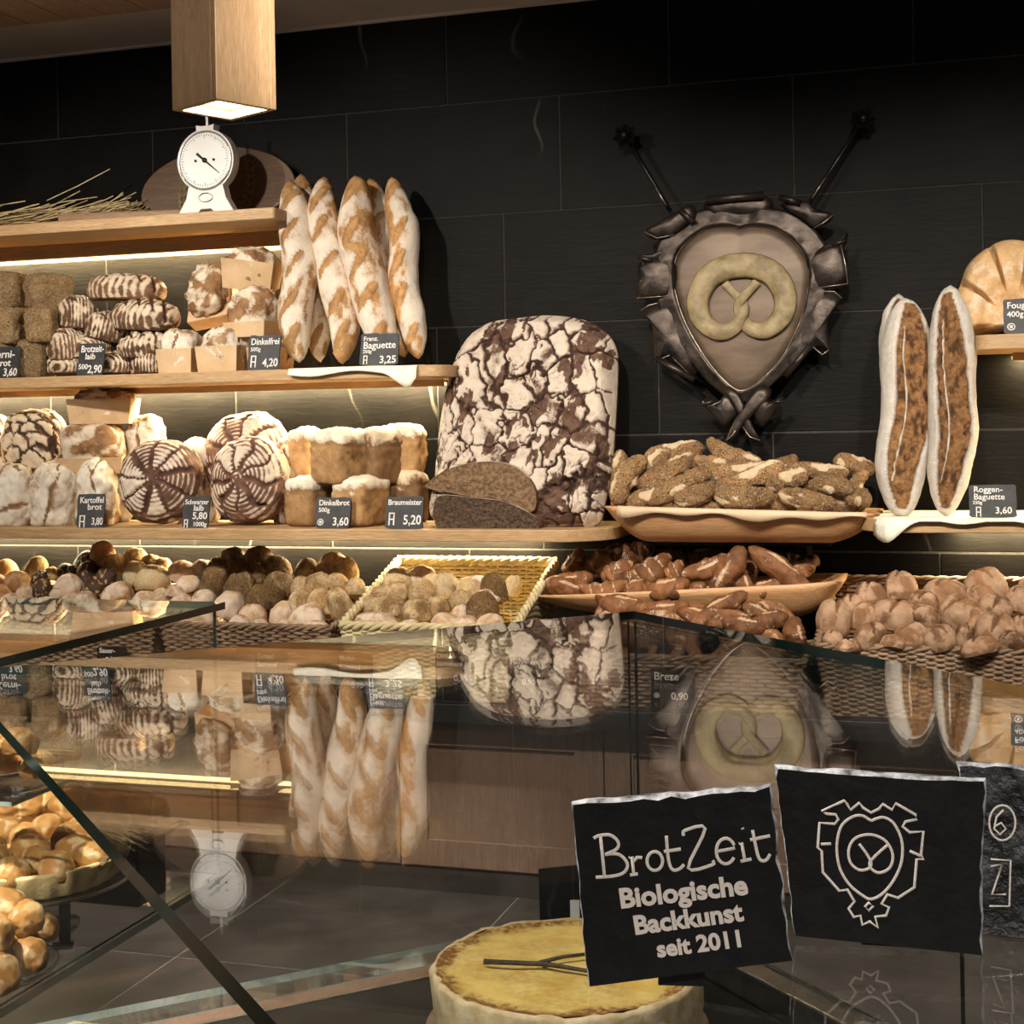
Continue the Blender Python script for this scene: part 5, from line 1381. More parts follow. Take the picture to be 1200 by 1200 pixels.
# brown wooden peel blade lying on the shelf and the straw bundle behind it
def peel():
    a, b_ = onY(70, 252, 4.20), onY(214, 244, 4.24)
    L = (b_ - a).length
    o = MB().prism([(0, -.028), (L * .2, -.030), (L, -.010), (L, .010), (L * .2, .028), (.0, .022)], 0, .030).obj('wooden_wedge', M_wood('wedge_wood', (.20, .11, .05), (.30, .18, .09), 0, .6), None, (a.x, 4.21, S1), (0, 0, .12), bevel=.005)
    tag(o, 'tapered brown piece of wood lying before the straw', 'wood')
peel()
def straw():
    rs = random.Random(3); b = MB()
    x0 = onY(-60, 250, 4.3).x; x1 = onY(158, 250, 4.3).x
    for i in range(900):
        x = rs.uniform(x0, x1 - .05); L = rs.uniform(.10, .34); a = rs.gauss(.05, .35); el = rs.gauss(.02, .10)
        z = S1 + .006 + abs(rs.gauss(0, 1)) * .022 * min(1, (x1 - x) * 6); y = rs.uniform(4.27, 4.45)
        d = Vector((math.cos(a) * math.cos(el), math.sin(a) * .45, math.sin(el))) * L
        p = Vector((x, y, z)); q = p + d
        if q.x > x1: q.x = x1 - rs.uniform(0, .05)
        q.z = max(q.z, S1 + .004); q.y = min(max(q.y, 4.24), 4.47)
        m = (p + q) / 2 + Vector((0, 0, rs.uniform(-.004, .010)))
        b.tube([p, m, q], .0021, 4)
    o = b.obj('straw', M_noise('straw', (.34, .24, .11), (.60, .46, .24), 30, .6, bs=0), smooth=True)
    tag(o, 'loose bundle of dry straw lying on the top shelf', 'straw', kind='stuff')
    p, q = onY(55, 235, 4.30), onY(129, 198, 4.34)
    o = MB().tube([p, (p + q) / 2 + Vector((0, 0, -.003)), q], .002, 5).obj('straw_stalk', MT['wickerpale'], smooth=True)
    tag(o, 'single pale straw stalk sticking up from the bundle', 'straw')
straw()

# ================================================================== SHIELD EMBLEM ON THE WALL
MT['iron'] = M_noise('forged_iron', (.016, .012, .0095), (.062, .046, .036), 22, .42, metal=.75, bs=.5, bd=.006)
MT['ironlight'] = M_noise('pale_iron', (.20, .165, .135), (.36, .30, .25), 30, .4, metal=.85, bs=.3)  # paler metal for rims, plate edges and pins
MT['bronze'] = M_noise('bronze_sheet', (.085, .056, .036), (.15, .102, .068), 7, .5, metal=.35, bs=.15, stretch=(1, 1, 3))
MT['stonepretzel'] = M_noise('cast_pretzel', (.16, .115, .05), (.33, .25, .13), 22, .6, bs=.4, detail=8)
def emblem():
    YE = 4.40
    c = onY(866, 365, YE); S = 1 / ppm(866, YE)
    r = empty('shield_emblem', (c.x, 4.493, c.z), (0, 0, 0), 'forged iron shield emblem with a cast pretzel hanging on the slate wall', 'wall emblem')
    RX = Matrix.Rotation(PI / 2, 4, 'X')
    def P(px, py):                                   # local xz from photo pixels on the emblem plane
        p = onY(px, py, YE); return (p.x - c.x, p.z - c.z)
    yo = YE - 4.493
    def spl(pts, k=8, closed=True):
        A = np.array(pts, float); n = len(A); out = []
        rng = range(n) if closed else range(n - 1)
        for i in rng:
            p0 = A[i - 1] if (closed or i > 0) else A[0]; p1 = A[i]; p2 = A[(i + 1) % n]; p3 = A[(i + 2) % n] if (closed or i + 2 < n) else A[-1]
            for q in range(k):
                t = q / k; out.append(.5 * ((2 * p1) + (-p0 + p2) * t + (2 * p0 - 5 * p1 + 4 * p2 - p3) * t * t + (-p0 + 3 * p1 - 3 * p2 + p3) * t ** 3))
        if not closed: out.append(A[-1])
        return [tuple(q) for q in out]
    heart = [(867, 268), (880, 265), (905, 267), (930, 282), (946, 305), (949, 330), (940, 372), (920, 415), (895, 443), (870, 458), (848, 445), (822, 412), (800, 370), (790, 330), (793, 302), (808, 281), (832, 267), (856, 265)]
    H_ = spl([P(*q) for q in heart], 5)
    cen = np.array(P(868, 355))
    # backing plate
    outer = [(866, 236), (895, 240), (930, 246), (962, 268), (978, 300), (974, 345), (962, 385), (940, 420), (905, 455), (872, 475), (838, 458), (802, 422), (776, 385), (764, 345), (760, 300), (776, 270), (806, 248), (836, 240)]
    O_ = spl([P(868 + (q[0] - 868) * .945, 355 + (q[1] - 355) * .97) for q in outer], 5)
    n = len(O_)
    # frame: ring between outline and heart, bulged forward
    V = []; F_ = []
    K = 6
    for k in range(K + 1):
        t = k / K
        for a, b_ in zip(O_, H_):
            x = a[0] + (b_[0] - a[0]) * t; z = a[1] + (b_[1] - a[1]) * t
            V.append((x, yo - .006 - .010 * t, z))
    nn = len(H_)
    for k in range(K):
        for i in range(nn):
            j = (i + 1) % nn; F_.append((k * nn + i, k * nn + j, (k + 1) * nn + j, (k + 1) * nn + i))
    V = np.array(V); V[:, 1] += fbm(V * 28, 3) * .004
    o = link('frame', mesh('frame', V, F_, MT['iron'], True), r); m = o.modifiers.new('s', 'SOLIDIFY'); m.thickness = .006
    # bronze heart panel
    V = [(cen[0], yo - .016, cen[1])]; F_ = []
    KK = 8
    for k in range(1, KK + 1):
        t = k / KK
        for a in H_:
            V.append((cen[0] + (a[0] - cen[0]) * t, yo - .016 + .014 * t ** 3, cen[1] + (a[1] - cen[1]) * t))
    for i in range(nn): F_.append((0, 1 + i, 1 + (i + 1) % nn))
    for k in range(KK - 1):
        for i in range(nn): F_.append((1 + k * nn + i, 1 + (k + 1) * nn + i, 1 + (k + 1) * nn + (i + 1) % nn, 1 + k * nn + (i + 1) % nn))
    o = link('heart_panel', mesh('heart_panel', V, F_, MT['bronze'], True), r); m = o.modifiers.new('s', 'SOLIDIFY'); m.thickness = .003
    MB().tube([(a[0], yo - .008, a[1]) for a in H_], .0032, 6, closed=True).obj('heart_rim', MT['ironlight'], r, smooth=True)
    # curled plates: polygon in photo pixels, bent: one edge rolled into a scroll
    def plate(name, pts, off=-.012, bulge=.010, th=.004, scroll=None, sr=.010, edges=None):
        A = [P(*q) for q in pts]; cx = sum(a[0] for a in A) / len(A); cz_ = sum(a[1] for a in A) / len(A)
        B_ = spl(A, 4); V = [(cx, yo + off - bulge, cz_)]; F_ = []; n_ = len(B_)
        for t in (.35, .7, 1.0):
            for a in B_: V.append((cx + (a[0] - cx) * t, yo + off - bulge * (1 - t * t), cz_ + (a[1] - cz_) * t))
        for i in range(n_): F_.append((0, 1 + (i + 1) % n_, 1 + i))
        for k in range(2):
            for i in range(n_): F_.append((1 + k * n_ + i, 1 + k * n_ + (i + 1) % n_, 1 + (k + 1) * n_ + (i + 1) % n_, 1 + (k + 1) * n_ + i))
        o = link(name, mesh(name, V, F_, MT['iron'], True), r); m = o.modifiers.new('s', 'SOLIDIFY'); m.thickness = th
        if edges:
            for e in edges:
                MB().tube([(P(*q)[0], yo + off - .002, P(*q)[1]) for q in e], .0022, 5).obj('bright_edge', MT['ironlight'], o, smooth=True)
        if scroll:
            for (a, b_, rr_) in scroll:
                p, q = P(*a), P(*b_); d = Vector((q[0] - p[0], 0, q[1] - p[1])); L = d.length; d.normalize(); nv = Vector((0, -1, 0)); sv = d.cross(nv)
                V = []; F_ = []; K_ = 22
                for i in range(K_ + 1):
                    an = i / K_ * 1.7 * PI; rad_ = rr_ * (1 - .35 * i / K_)
                    w_ = sv * (rad_ * math.sin(an)) + nv * (rr_ - rad_ * math.cos(an))
                    for e in (0, 1): V.append(Vector((p[0], yo + off, p[1])) + d * L * e + w_)
                for i in range(K_): F_.append((i * 2, i * 2 + 1, i * 2 + 3, i * 2 + 2))
                s_ = link('scroll', mesh('scroll', [tuple(v) for v in V], F_, MT['iron'], True), o); m = s_.modifiers.new('s', 'SOLIDIFY'); m.thickness = .004
        return o
    # top roll
    plate('top_roll', [(832, 234), (898, 230), (900, 250), (834, 252)], scroll=[((829, 236), (896, 230), .016)])
    # upper corners: leaf shaped wings curling back
    plate('corner_wing', [(790, 252), (812, 240), (816, 256), (792, 276), (768, 282), (757, 272), (772, 262)], -.020, edges=[[(757, 273), (772, 280), (792, 276)]], scroll=[((800, 248), (815, 262), .012)])
    plate('corner_wing', [(916, 240), (945, 236), (958, 246), (977, 252), (972, 262), (955, 268), (940, 258), (925, 250)], -.020, edges=[[(977, 253), (966, 262), (955, 268)]], scroll=[((915, 232), (940, 240), .012)])
    plate('horn', [(748, 300), (764, 298), (780, 292), (776, 304), (758, 308)], -.010, scroll=[((750, 302), (766, 306), .008)])
    plate('horn', [(960, 290), (985, 284), (994, 272), (990, 290), (972, 298)], -.010, scroll=[((975, 288), (992, 282), .008)])
    # side tabs
    plate('side_tab', [(751, 308), (790, 304), (788, 348), (748, 350), (750, 330)], -.014, .012, edges=[[(755, 308), (753, 330), (751, 349)], [(748, 350), (786, 347)]])
    plate('side_tab', [(948, 300), (986, 286), (994, 333), (958, 338), (950, 320)], -.014, .012, edges=[[(986, 288), (991, 310), (994, 333)], [(994, 333), (958, 338)]])
    # lower wings with curled lower rim
    plate('lower_wing', [(752, 364), (790, 352), (800, 385), (818, 420), (812, 442), (782, 418), (770, 424), (766, 400), (764, 376)], -.010, .012, edges=[[(752, 364), (762, 358), (786, 352)], [(768, 424), (786, 416), (814, 444)]], scroll=[((815, 446), (770, 420), .012)])
    plate('lower_wing', [(958, 342), (986, 346), (974, 372), (972, 402), (974, 412), (955, 408), (925, 440), (918, 425), (940, 385)], -.010, .012, edges=[[(958, 342), (978, 342), (987, 350)], [(950, 404), (964, 416), (972, 410)]], scroll=[((950, 406), (922, 442), .012)])
    # bottom tail: crossing bands with curled fins
    plate('tail_band', [(850, 455), (866, 460), (884, 500), (892, 516), (880, 514), (868, 490)], -.022, .006, edges=[[(892, 516), (880, 512), (872, 500)]])
    plate('tail_band', [(892, 452), (905, 462), (876, 494), (860, 516), (853, 514), (866, 486)], -.026, .006, edges=[[(853, 516), (860, 510), (868, 498)]])
    plate('tail_fin', [(824, 470), (840, 474), (852, 462), (866, 478), (858, 492), (850, 500), (838, 490)], -.014, .010, scroll=[((824, 474), (838, 470), .007)], edges=[[(824, 470), (832, 477), (846, 470)]])
    plate('tail_fin', [(918, 466), (904, 472), (892, 460), (880, 476), (886, 490), (894, 500), (906, 486)], -.014, .010, scroll=[((905, 472), (919, 470), .007)], edges=[[(918, 466), (910, 474), (900, 470)]])
    # pretzel: cast relief standing proud
    pc = P(870, 352)
    # local outline built from photo: ring of two lobes with crossed arms
    W = 64 * S
    pm_ = pretzel_mesh('pretzel_relief', W * 1.70, 13.0 * S, MT['stonepretzel'])
    pr = link('pretzel_relief', pm_, r, (pc[0], yo - .026, pc[1] + .002))
    pr.scale = (.90, .5, .82)
    # arms to the wall above, each ending in a rosette
    def arm(a, b_):
        pa, pb = P(*a), P(*b_)
        A = Vector((pa[0], yo + .01, pa[1])); B = Vector((pb[0], yo + .03, pb[1]))
        ar = MB().tube([A, A + (B - A) * .5, B], .007, 8).obj('arm', MT['blackmetal'], r, smooth=True)
        d = (B - A).normalized(); L = (B - A).length
        MB().tube([A + d * L * .06 + Vector((0, -.011, 0)), A + d * L * .30 + Vector((0, -.011, 0))], .003, 6).obj('link_pin', MT['ironlight'], ar, smooth=True)
        ro = empty('rosette', (B.x, B.y - .02, B.z)); ro.parent = r
        U, Fc = cubesphere(8)
        link('knob', mesh('knob', U * .015, Fc, MT['blackmetal'], True), ro)
        for k in range(7):
            an = 2 * PI * k / 7
            Mx = Matrix.Rotation(an, 4, 'Y')
            MB().add([Mx @ Vector(v) for v in [(-.008, .012, .008), (.008, .012, .008), (.011, .000, .026), (0, -.012, .036), (-.011, .000, .026)]], [(0, 1, 2, 3, 4)]).obj('petal', MT['blackmetal'], ro)
        for ch in ro.children:
            if ch.name.startswith('petal'):
                m = ch.modifiers.new('s', 'SOLIDIFY'); m.thickness = .004
    arm((784, 246), (731, 158)); arm((948, 238), (1011, 138))
emblem()

# ================================================================== COUNTER GOODS
def plane_from(px, py, Z, lean=0.0, yaw=0.0):
    """upright frame standing at a counter point, facing the camera: origin, right, up, out"""
    p = onZ(px, py, Z); f = Vector((CAM.x - p.x, CAM.y - p.y, 0)).normalized()
    f = Matrix.Rotation(yaw, 3, 'Z') @ f
    rt = Vector((-f.y, f.x, 0)); up = Vector((0, 0, 1))
    up = (up * math.cos(lean) - f * math.sin(lean)).normalized(); out = rt.cross(up)
    return p, rt, up, out
def to_plane(fr, px, py):
    p, rt, up, out = fr; d = ray(px, py); t = (p - CAM).dot(out) / d.dot(out); q = CAM + d * t - p
    return q.dot(rt), q.dot(up)
def frame_mat(fr):
    p, rt, up, out = fr
    # local x = right, local y = into the board, local z = up
    return Matrix(((rt.x, -out.x, up.x, p.x), (rt.y, -out.y, up.y, p.y), (rt.z, -out.z, up.z, p.z), (0, 0, 0, 1)))
MT['chip_glint'] = M_noise('chipped_edge_highlight', (.06, .06, .066), (.72, .73, .78), 110, .5, bs=.6, lo=.35, hi=.62, detail=8)  # chipped edge, painted paler for the daylight highlight along it
MT['slategloss'] = M_noise('rough_glossy_slate', (.010, .010, .012), (.10, .10, .11), 45, .35, bs=1.0, bd=.01, lo=.45, hi=.75, detail=8)
MT['marker'] = M_noise('chalk_marker', (.52, .46, .42), (.72, .65, .60), 500, .9, bs=.1, lo=.3, hi=.5)
def slate_sign(corners, Z, base, label, face='slatesign', th=.007, seed=0, lean=.10, yaw=0):
    fr = plane_from(*base, Z + .0005, lean, yaw)
    r = empty('slate_sign', (0, 0, 0), label=label, cat='sign'); r.matrix_world = frame_mat(fr)
    A = [to_plane(fr, *c) for c in corners]                # tl, tr, br, bl
    lo = min(a[1] for a in A)
    A = [(x, z - lo) for x, z in A]; off = lo
    rs = random.Random(seed); pts = []
    for i in range(4):
        a, b_ = A[i], A[(i + 1) % 4]; n = 14
        L = math.hypot(b_[0] - a[0], b_[1] - a[1]); nx, nz = (b_[1] - a[1]) / L, -(b_[0] - a[0]) / L
        for k in range(n):
            t = k / n; q = rs.uniform(-.0011, .0002) * (0 if i == 2 else 1)
            pts.append((a[0] + (b_[0] - a[0]) * t - nx * q, a[1] + (b_[1] - a[1]) * t - nz * q, i))
    n = len(pts); cx = sum(p[0] for p in pts) / n; cz_ = sum(p[1] for p in pts) / n
    V = []; F_ = []
    ins = []
    for p in pts:
        d = {0: rs.uniform(.0012, .0030), 1: rs.uniform(.0006, .0022), 2: .0004, 3: rs.uniform(.0003, .0009)}[p[2]]
        L = math.hypot(p[0] - cx, p[1] - cz_); ins.append((p[0] - (p[0] - cx) / L * d, p[1] - (p[1] - cz_) / L * d))
    V = [(x, 0, z) for x, z in ins] + [(p[0], rs.uniform(.0015, .003), p[1]) for p in pts] + [(p[0], th, p[1]) for p in pts]
    F_ = [tuple(range(n))[::-1], tuple(range(2 * n, 3 * n))]
    for lvl in (0, 1):
        for i in range(n): F_.append((lvl * n + i, lvl * n + (i + 1) % n, (lvl + 1) * n + (i + 1) % n, (lvl + 1) * n + i))
    me = mesh('board', V, F_, MT[face], False); me.materials.append(MT['chip_glint'])
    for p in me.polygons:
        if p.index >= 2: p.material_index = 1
    link('board', me, r)
    MB().prism([(th + .0002, 0), (th + .035, 0), (th + .0002, .055)], -.012, .012, Matrix(((0, 0, 1, cx), (1, 0, 0, 0), (0, 1, 0, 0), (0, 0, 0, 1)))).obj('stand', MT['slatesign'], r)
    return r, fr, off
def strokes(r, fr, off, polys, wpx, name, zoom, smoothn=(18,)):
    ox, oy, sc = zoom
    wd = wpx / FPX * ((fr[0] - CAM).dot(FW))
    for pl_ in polys:
        pts = [to_plane(fr, ox + a / sc, oy + b_ / sc) for a, b_ in pl_]
        closed = len(pl_) > 3 and pl_[0] == pl_[-1]
        if closed: pts = pts[:-1]
        if len(pts) in smoothn:
            A = [np.array(q) for q in pts]; n = len(A); out = []
            for i in range(n if closed else n - 1):
                p0 = A[i - 1] if closed or i else A[0]; p1 = A[i]; p2 = A[(i + 1) % n]; p3 = A[(i + 2) % n] if closed or i + 2 < n else A[-1]
                for k in range(4):
                    t = k / 4; out.append(tuple(.5 * ((2 * p1) + (-p0 + p2) * t + (2 * p0 - 5 * p1 + 4 * p2 - p3) * t * t + (-p0 + 3 * p1 - 3 * p2 + p3) * t ** 3)))
            if not closed: out.append(tuple(A[-1]))
            pts = out
        MB().tube([(x, -.0003, z - off) for x, z in pts], wd / 2, 6, closed=closed, flat=1.0).obj(name, MT['marker'], r, smooth=True).scale = (1, .3, 1)
def arc(cx, cy, rx, ry, a0=0, a1=360, n=18):
    return [(cx + rx * math.cos(math.radians(a0 + (a1 - a0) * i / n)), cy + ry * math.sin(math.radians(a0 + (a1 - a0) * i / n))) for i in range(n + 1)]
def closedarc(cx, cy, rx, ry, n=18):
    p = arc(cx, cy, rx, ry, 0, 360, n)[:-1]; return p + [p[0]]
Z1 = (650, 900, 4.138)
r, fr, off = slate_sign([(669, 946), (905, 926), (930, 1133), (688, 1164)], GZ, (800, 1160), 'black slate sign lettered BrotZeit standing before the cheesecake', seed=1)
strokes(r, fr, off, [
    [(190, 368), (215, 355), (270, 352), (308, 385), (300, 420), (245, 446)], [(222, 358), (232, 450), (242, 552)], [(245, 446), (310, 445), (352, 488), (340, 530), (290, 550), (200, 557)],
    [(360, 462), (376, 456), (384, 542)], [(380, 482), (400, 460), (425, 462)], [(366, 546), (404, 540)],
    closedarc(486, 478, 38, 46),
    [(542, 355), (552, 470), (572, 520), (605, 516), (628, 495)], [(530, 432), (612, 420)],
    [(626, 356), (632, 330), (730, 320), (648, 512), (765, 496), (766, 476)],
    [(785, 432), (875, 416)] + arc(830, 430, 46, 62, -15, -330, 18)[1:],
    [(894, 394), (908, 388), (922, 474)], [(902, 480), (955, 468)], [(910, 318), (913, 324)],
    [(960, 328), (985, 448), (1004, 476), (1028, 472), (1045, 445)], [(948, 376), (1045, 356)]], 4.3, 'lettering', Z1, (5, 6))
def sign_text(r, fr, off, txt, p0, p1, hpx, zoom, bold):
    ox, oy, sc = zoom
    a = to_plane(fr, ox + p0[0] / sc, oy + p0[1] / sc); b_ = to_plane(fr, ox + p1[0] / sc, oy + p1[1] / sc)
    ang = math.atan2(b_[1] - a[1], b_[0] - a[0]); L = math.hypot(b_[0] - a[0], b_[1] - a[1])
    me = text_mesh(txt, 1.0, MT['marker'], bold, .02)
    xs = [v.co.x for v in me.vertices]; w_ = max(xs) - min(xs)
    hh = hpx / sc / FPX * ((fr[0] - CAM).dot(FW)) / .72
    o = link('lettering', me, r, (a[0], -.0006, a[1] - off), (PI / 2, 0, 0), (L / w_, hh, .02))
    o.rotation_euler = (Matrix.Rotation(-ang, 4, 'Y') @ Matrix.Rotation(PI / 2, 4, 'X')).to_euler()
sign_text(r, fr, off, 'Biologische', (318, 704), (935, 636), 92, Z1, .035)
sign_text(r, fr, off, 'Backkunst', (388, 832), (915, 764), 88, Z1, .035)
sign_text(r, fr, off, 'seit 2011', (500, 942), (905, 890), 78, Z1, .035)
Z2 = (890, 870, 3.636)
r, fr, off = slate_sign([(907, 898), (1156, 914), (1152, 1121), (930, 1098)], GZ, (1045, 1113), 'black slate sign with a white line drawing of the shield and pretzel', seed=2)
strokes(r, fr, off, [
    [(475, 335), (440, 315), (400, 318), (355, 350), (335, 400), (330, 470), (345, 545), (385, 610), (440, 655), (475, 670), (520, 650), (565, 600), (600, 530), (610, 460), (600, 400), (570, 345), (530, 322), (495, 328), (475, 335)],
    [(375, 268), (362, 250), (265, 296), (285, 306), (325, 310), (336, 330), (320, 350), (256, 345), (248, 450), (265, 465), (270, 555), (340, 635), (375, 630), (405, 680), (380, 710), (402, 747), (430, 740), (438, 780), (470, 765), (505, 792), (493, 745), (540, 740), (552, 705), (520, 690), (545, 650), (590, 665), (660, 620), (670, 500), (700, 500), (688, 482), (698, 382), (640, 386), (610, 360), (622, 340), (672, 330), (665, 310), (580, 262), (565, 290), (525, 265), (510, 285), (475, 302), (440, 280), (425, 260), (388, 290), (375, 268)],
    [(262, 436), (305, 434)], [(640, 465), (688, 486)], [(465, 685), (485, 700), (465, 720), (450, 702), (465, 685)],
    [(425, 435), (460, 482), (476, 518), (465, 540), (425, 546), (388, 515), (380, 462), (400, 418), (440, 398), (490, 398), (540, 425), (568, 480), (556, 535), (512, 558), (478, 542), (470, 515), (500, 480), (545, 440)]], 3.6, 'drawing', Z2)
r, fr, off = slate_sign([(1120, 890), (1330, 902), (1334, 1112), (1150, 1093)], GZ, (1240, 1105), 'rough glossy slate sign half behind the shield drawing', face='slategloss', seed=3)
strokes(r, fr, off, [closedarc(1035, 335, 56, 75, 20), [(1040, 280), (1010, 310), (1000, 360), (1025, 385), (1050, 360), (1030, 335), (1002, 350)], [(985, 490), (1070, 495), (1065, 690), (980, 690)], [(985, 520), (1035, 510), (990, 640), (1050, 640)], [(1150, 300), (1150, 660)], [(1190, 320), (1250, 320)]], 2.6, 'lettering', Z2)

# ---- cheesecake on a plate
def cheesecake():
    zt = .705; c = onZ(663, 1130, zt); rad = 158 * ((c - CAM).dot(FW)) / FPX; z0 = BZ + .0105
    r = empty('cheesecake', (c.x, c.y, z0), label='round yellow cheesecake with browned rim and a twig on top', cat='cake')
    H = zt - z0
    MB().lathe([(rad * 1.03, 0), (rad * 1.05, .003), (rad * 1.04, .006), (rad * .98, .004)], 64).obj('plate', MT['steel'], r, smooth=True)
    n = 120; prof = [(.95, .006), (.985, .010), (1.0, H * .35), (.995, H * .72), (1.0, H * .93), (.985, H * 1.02), (.955, H * 1.0)]
    V = []; F_ = []
    for k, (q, z) in enumerate(prof):
        for i in range(n):
            a = 2 * PI * i / n; V.append((rad * q * math.cos(a), rad * q * math.sin(a), z))
    V = np.array(V); d = fbm(V * 45, 4) * .004; ll = np.hypot(V[:, 0], V[:, 1])
    V[:, 0] += V[:, 0] / ll * d; V[:, 1] += V[:, 1] / ll * d; V[:, 2] += fbm(V * 60 + 8, 2) * .0025 * (V[:, 2] > H * .8)
    for k in range(len(prof) - 1):
        for i in range(n): F_.append((k * n + i, k * n + (i + 1) % n, (k + 1) * n + (i + 1) % n, (k + 1) * n + i))
    link('pastry_crust', mesh('pastry_crust', V, F_, M_noise('cheesecake_side', (.50, .36, .18), (.74, .60, .38), 40, .7, bs=.5, detail=8), True), r)
    V = [(0, 0, H * .97)]; F_ = []; K = 26
    for k in range(1, K + 1):
        t = k / K
        for i in range(n):
            a = 2 * PI * i / n; V.append((rad * .965 * t * math.cos(a), rad * .965 * t * math.sin(a), H * (.97 + (.035 if t > .95 else 0))))
    V = np.array(V); V[:, 2] += fbm(V * 30, 3) * .0012
    rr_ = np.hypot(V[:, 0], V[:, 1]) / rad
    fl = np.clip(sstep(.80, .95, rr_ + fbm(V * 40, 3) * .06), 0, 1) * 1.15 + sstep(.25, .6, fbm(V * 14 + 3, 3)) * .25
    for i in range(n): F_.append((0, 1 + i, 1 + (i + 1) % n))
    for k in range(K - 1):
        for i in range(n): F_.append((1 + k * n + i, 1 + (k + 1) * n + i, 1 + (k + 1) * n + (i + 1) % n, 1 + k * n + (i + 1) % n))
    m, nt, b = newmat('cheesecake_top'); v = coords(nt)
    at = N(nt, 'ShaderNodeAttribute', attribute_name='fl'); n1 = noise(nt, v, 22, 6, .7); n2 = noise(nt, v, 120, 3)
    c1 = ramp(nt, n1, [(.3, (.62, .38, .07)), (.6, (.80, .60, .20))])
    ad = N(nt, 'ShaderNodeMath', operation='MULTIPLY'); nt.links.new(at.outputs['Fac'], ad.inputs[0]); nt.links.new(ramp(nt, n2, [(.3, 1.5), (.62, .35)]), ad.inputs[1])
    nt.links.new(mixc(nt, ad.outputs[0], c1, (.22, .09, .025)), b.inputs['Base Color']); b.inputs['Roughness'].default_value = .5; bump(nt, b, n1, .3, .004)
    link('baked_top', mesh('baked_top', V, F_, m, True, {'fl': fl}), r)
    # twig lying on top: its own thing
    tz = zt + .006
    P = lambda x, y: onZ(x, y, tz)
    o0 = P(630, 1130)
    tw = empty('twig', o0, label='dark forked twig lying on the yellow cheesecake', cat='twig')
    mt = M_noise('twig_bark', (.02, .014, .010), (.07, .05, .035), 90, .7, bs=.6)
    def path(pts): return [P(*q) - o0 + Vector((0, 0, .001 * math.sin(i * 2.1))) for i, q in enumerate(pts)]
    MB().tube(path([(567, 1127), (600, 1129), (640, 1129), (690, 1138), (740, 1142)]), [.0034, .0030, .0030, .0024, .0012], 7).obj('stem', mt, tw, smooth=True)
    MB().tube(path([(632, 1128), (660, 1122), (690, 1117), (730, 1108)]), [.0026, .0024, .0022, .0012], 7).obj('side_shoot', mt, tw, smooth=True)
cheesecake()
# black card behind the cheesecake
fr = plane_from(668, 1086, BZ + .0105, .08)
r = empty('cake_card', label='small blank black card standing behind the cheesecake', cat='price card'); r.matrix_world = frame_mat(fr)
A = [to_plane(fr, *q) for q in ((631, 1020), (712, 1012), (714, 1086), (633, 1088))]; lo = min(a[1] for a in A)
MB().prism([(x, z - lo) for x, z in A[::-1]], -.002, .002, Matrix.Rotation(PI / 2, 4, 'X')).obj('board', MT['slatesign'], r)
A = [to_plane(fr, *q) for q in ((668, 1056), (679, 1056), (679, 1086), (668, 1086))]
MB().box(A[0][0], A[1][0], -.006, -.0021, 0, A[0][1] - lo).obj('clip', MT['white'], r)

# ---- goods in the counter that runs along the wall
DZ = BZ - .0075
BR['bun'] = bread_mat('glazed_bun_crust', (.80, .56, .28), (.55, .28, .085), (.34, .14, .04), rough=.28, bs=.12, fk=.5, fine=.2)
BR['tart'] = bread_mat('tart_pastry', (.86, .68, .34), (.72, .48, .18), (.52, .28, .08), rough=.5, fk=.6)
MT['dishglass'] = M_glass('dish_glass', (.90, .93, .92), .06, .05)
def dish(name, c, rad, label, h=.012, foot=0.0):
    r = empty(name, c, label=label, cat='plate')
    MB().lathe([(rad * .5, 0), (rad * .8, .002), (rad * .98, h), (rad, h + .003), (rad * .97, h + .002), (rad * .78, .005), (rad * .02, .004)], 48).obj('bowl', MT['dishglass'], r, smooth=True)
    MB().tube([(rad * math.cos(a), rad * math.sin(a), h + .002) for a in [2 * PI * i / 64 for i in range(64)]], .0025, 6, closed=True).obj('rim', MT['steel'], r, smooth=True)
    return r
bun = [bloaf('glazed_bun', (.085, .075, .06), BR['bun'], 2.1, 18, .5, f_smooth, .0010, 40 + v) for v in range(3)]
def buns(lst, sh, base, label, group):
    for i, (px, py, w_, dz) in enumerate(lst):
        p = onZ(px, py, base + dz) + Vector((-.02 * sh, -.045 * sh, 0)); s = w_ / FPX * ((p - CAM).dot(FW)) / .085
        o = link('glazed_bun', bun[i % 3], None, p - Vector((0, 0, .03 * s)), (.1, -.1, i * 1.3), (s, s, s)); tag(o, label, 'bun', group)
dish('glass_dish', Vector((-1.322, 1.705, DZ)), .112, 'round glass dish with silver rim under the heap of glazed buns')
buns([(45, 1112, 54, .045), (8, 1133, 60, .045), (-30, 1125, 58, .045), (58, 1082, 44, .05), (15, 1100, 56, .06), (-20, 1095, 56, .06)], .35, DZ, 'glazed brown bun on the round glass dish', 'glazed buns on the glass dish')
buns([(18, 1058, 62, .10), (40, 1068, 50, .09), (5, 1085, 50, .09), (-25, 1060, 56, .10)], .35, DZ, 'glazed brown bun on top of the bun heap', 'glazed buns topping the heap')
# upper glass shelf: small dish of buns
c = onZ(-8, 905, .872); dish('glass_dish', Vector((c.x, c.y, .8705)), .085, 'small glass dish of buns on the upper glass shelf', .010)
buns([(10, 886, 46, .040), (42, 892, 42, .035), (-20, 886, 46, .04), (22, 868, 44, .075), (-8, 866, 44, .075)], 0, .871, 'glazed bun on the small upper glass dish', 'glazed buns on the upper dish')
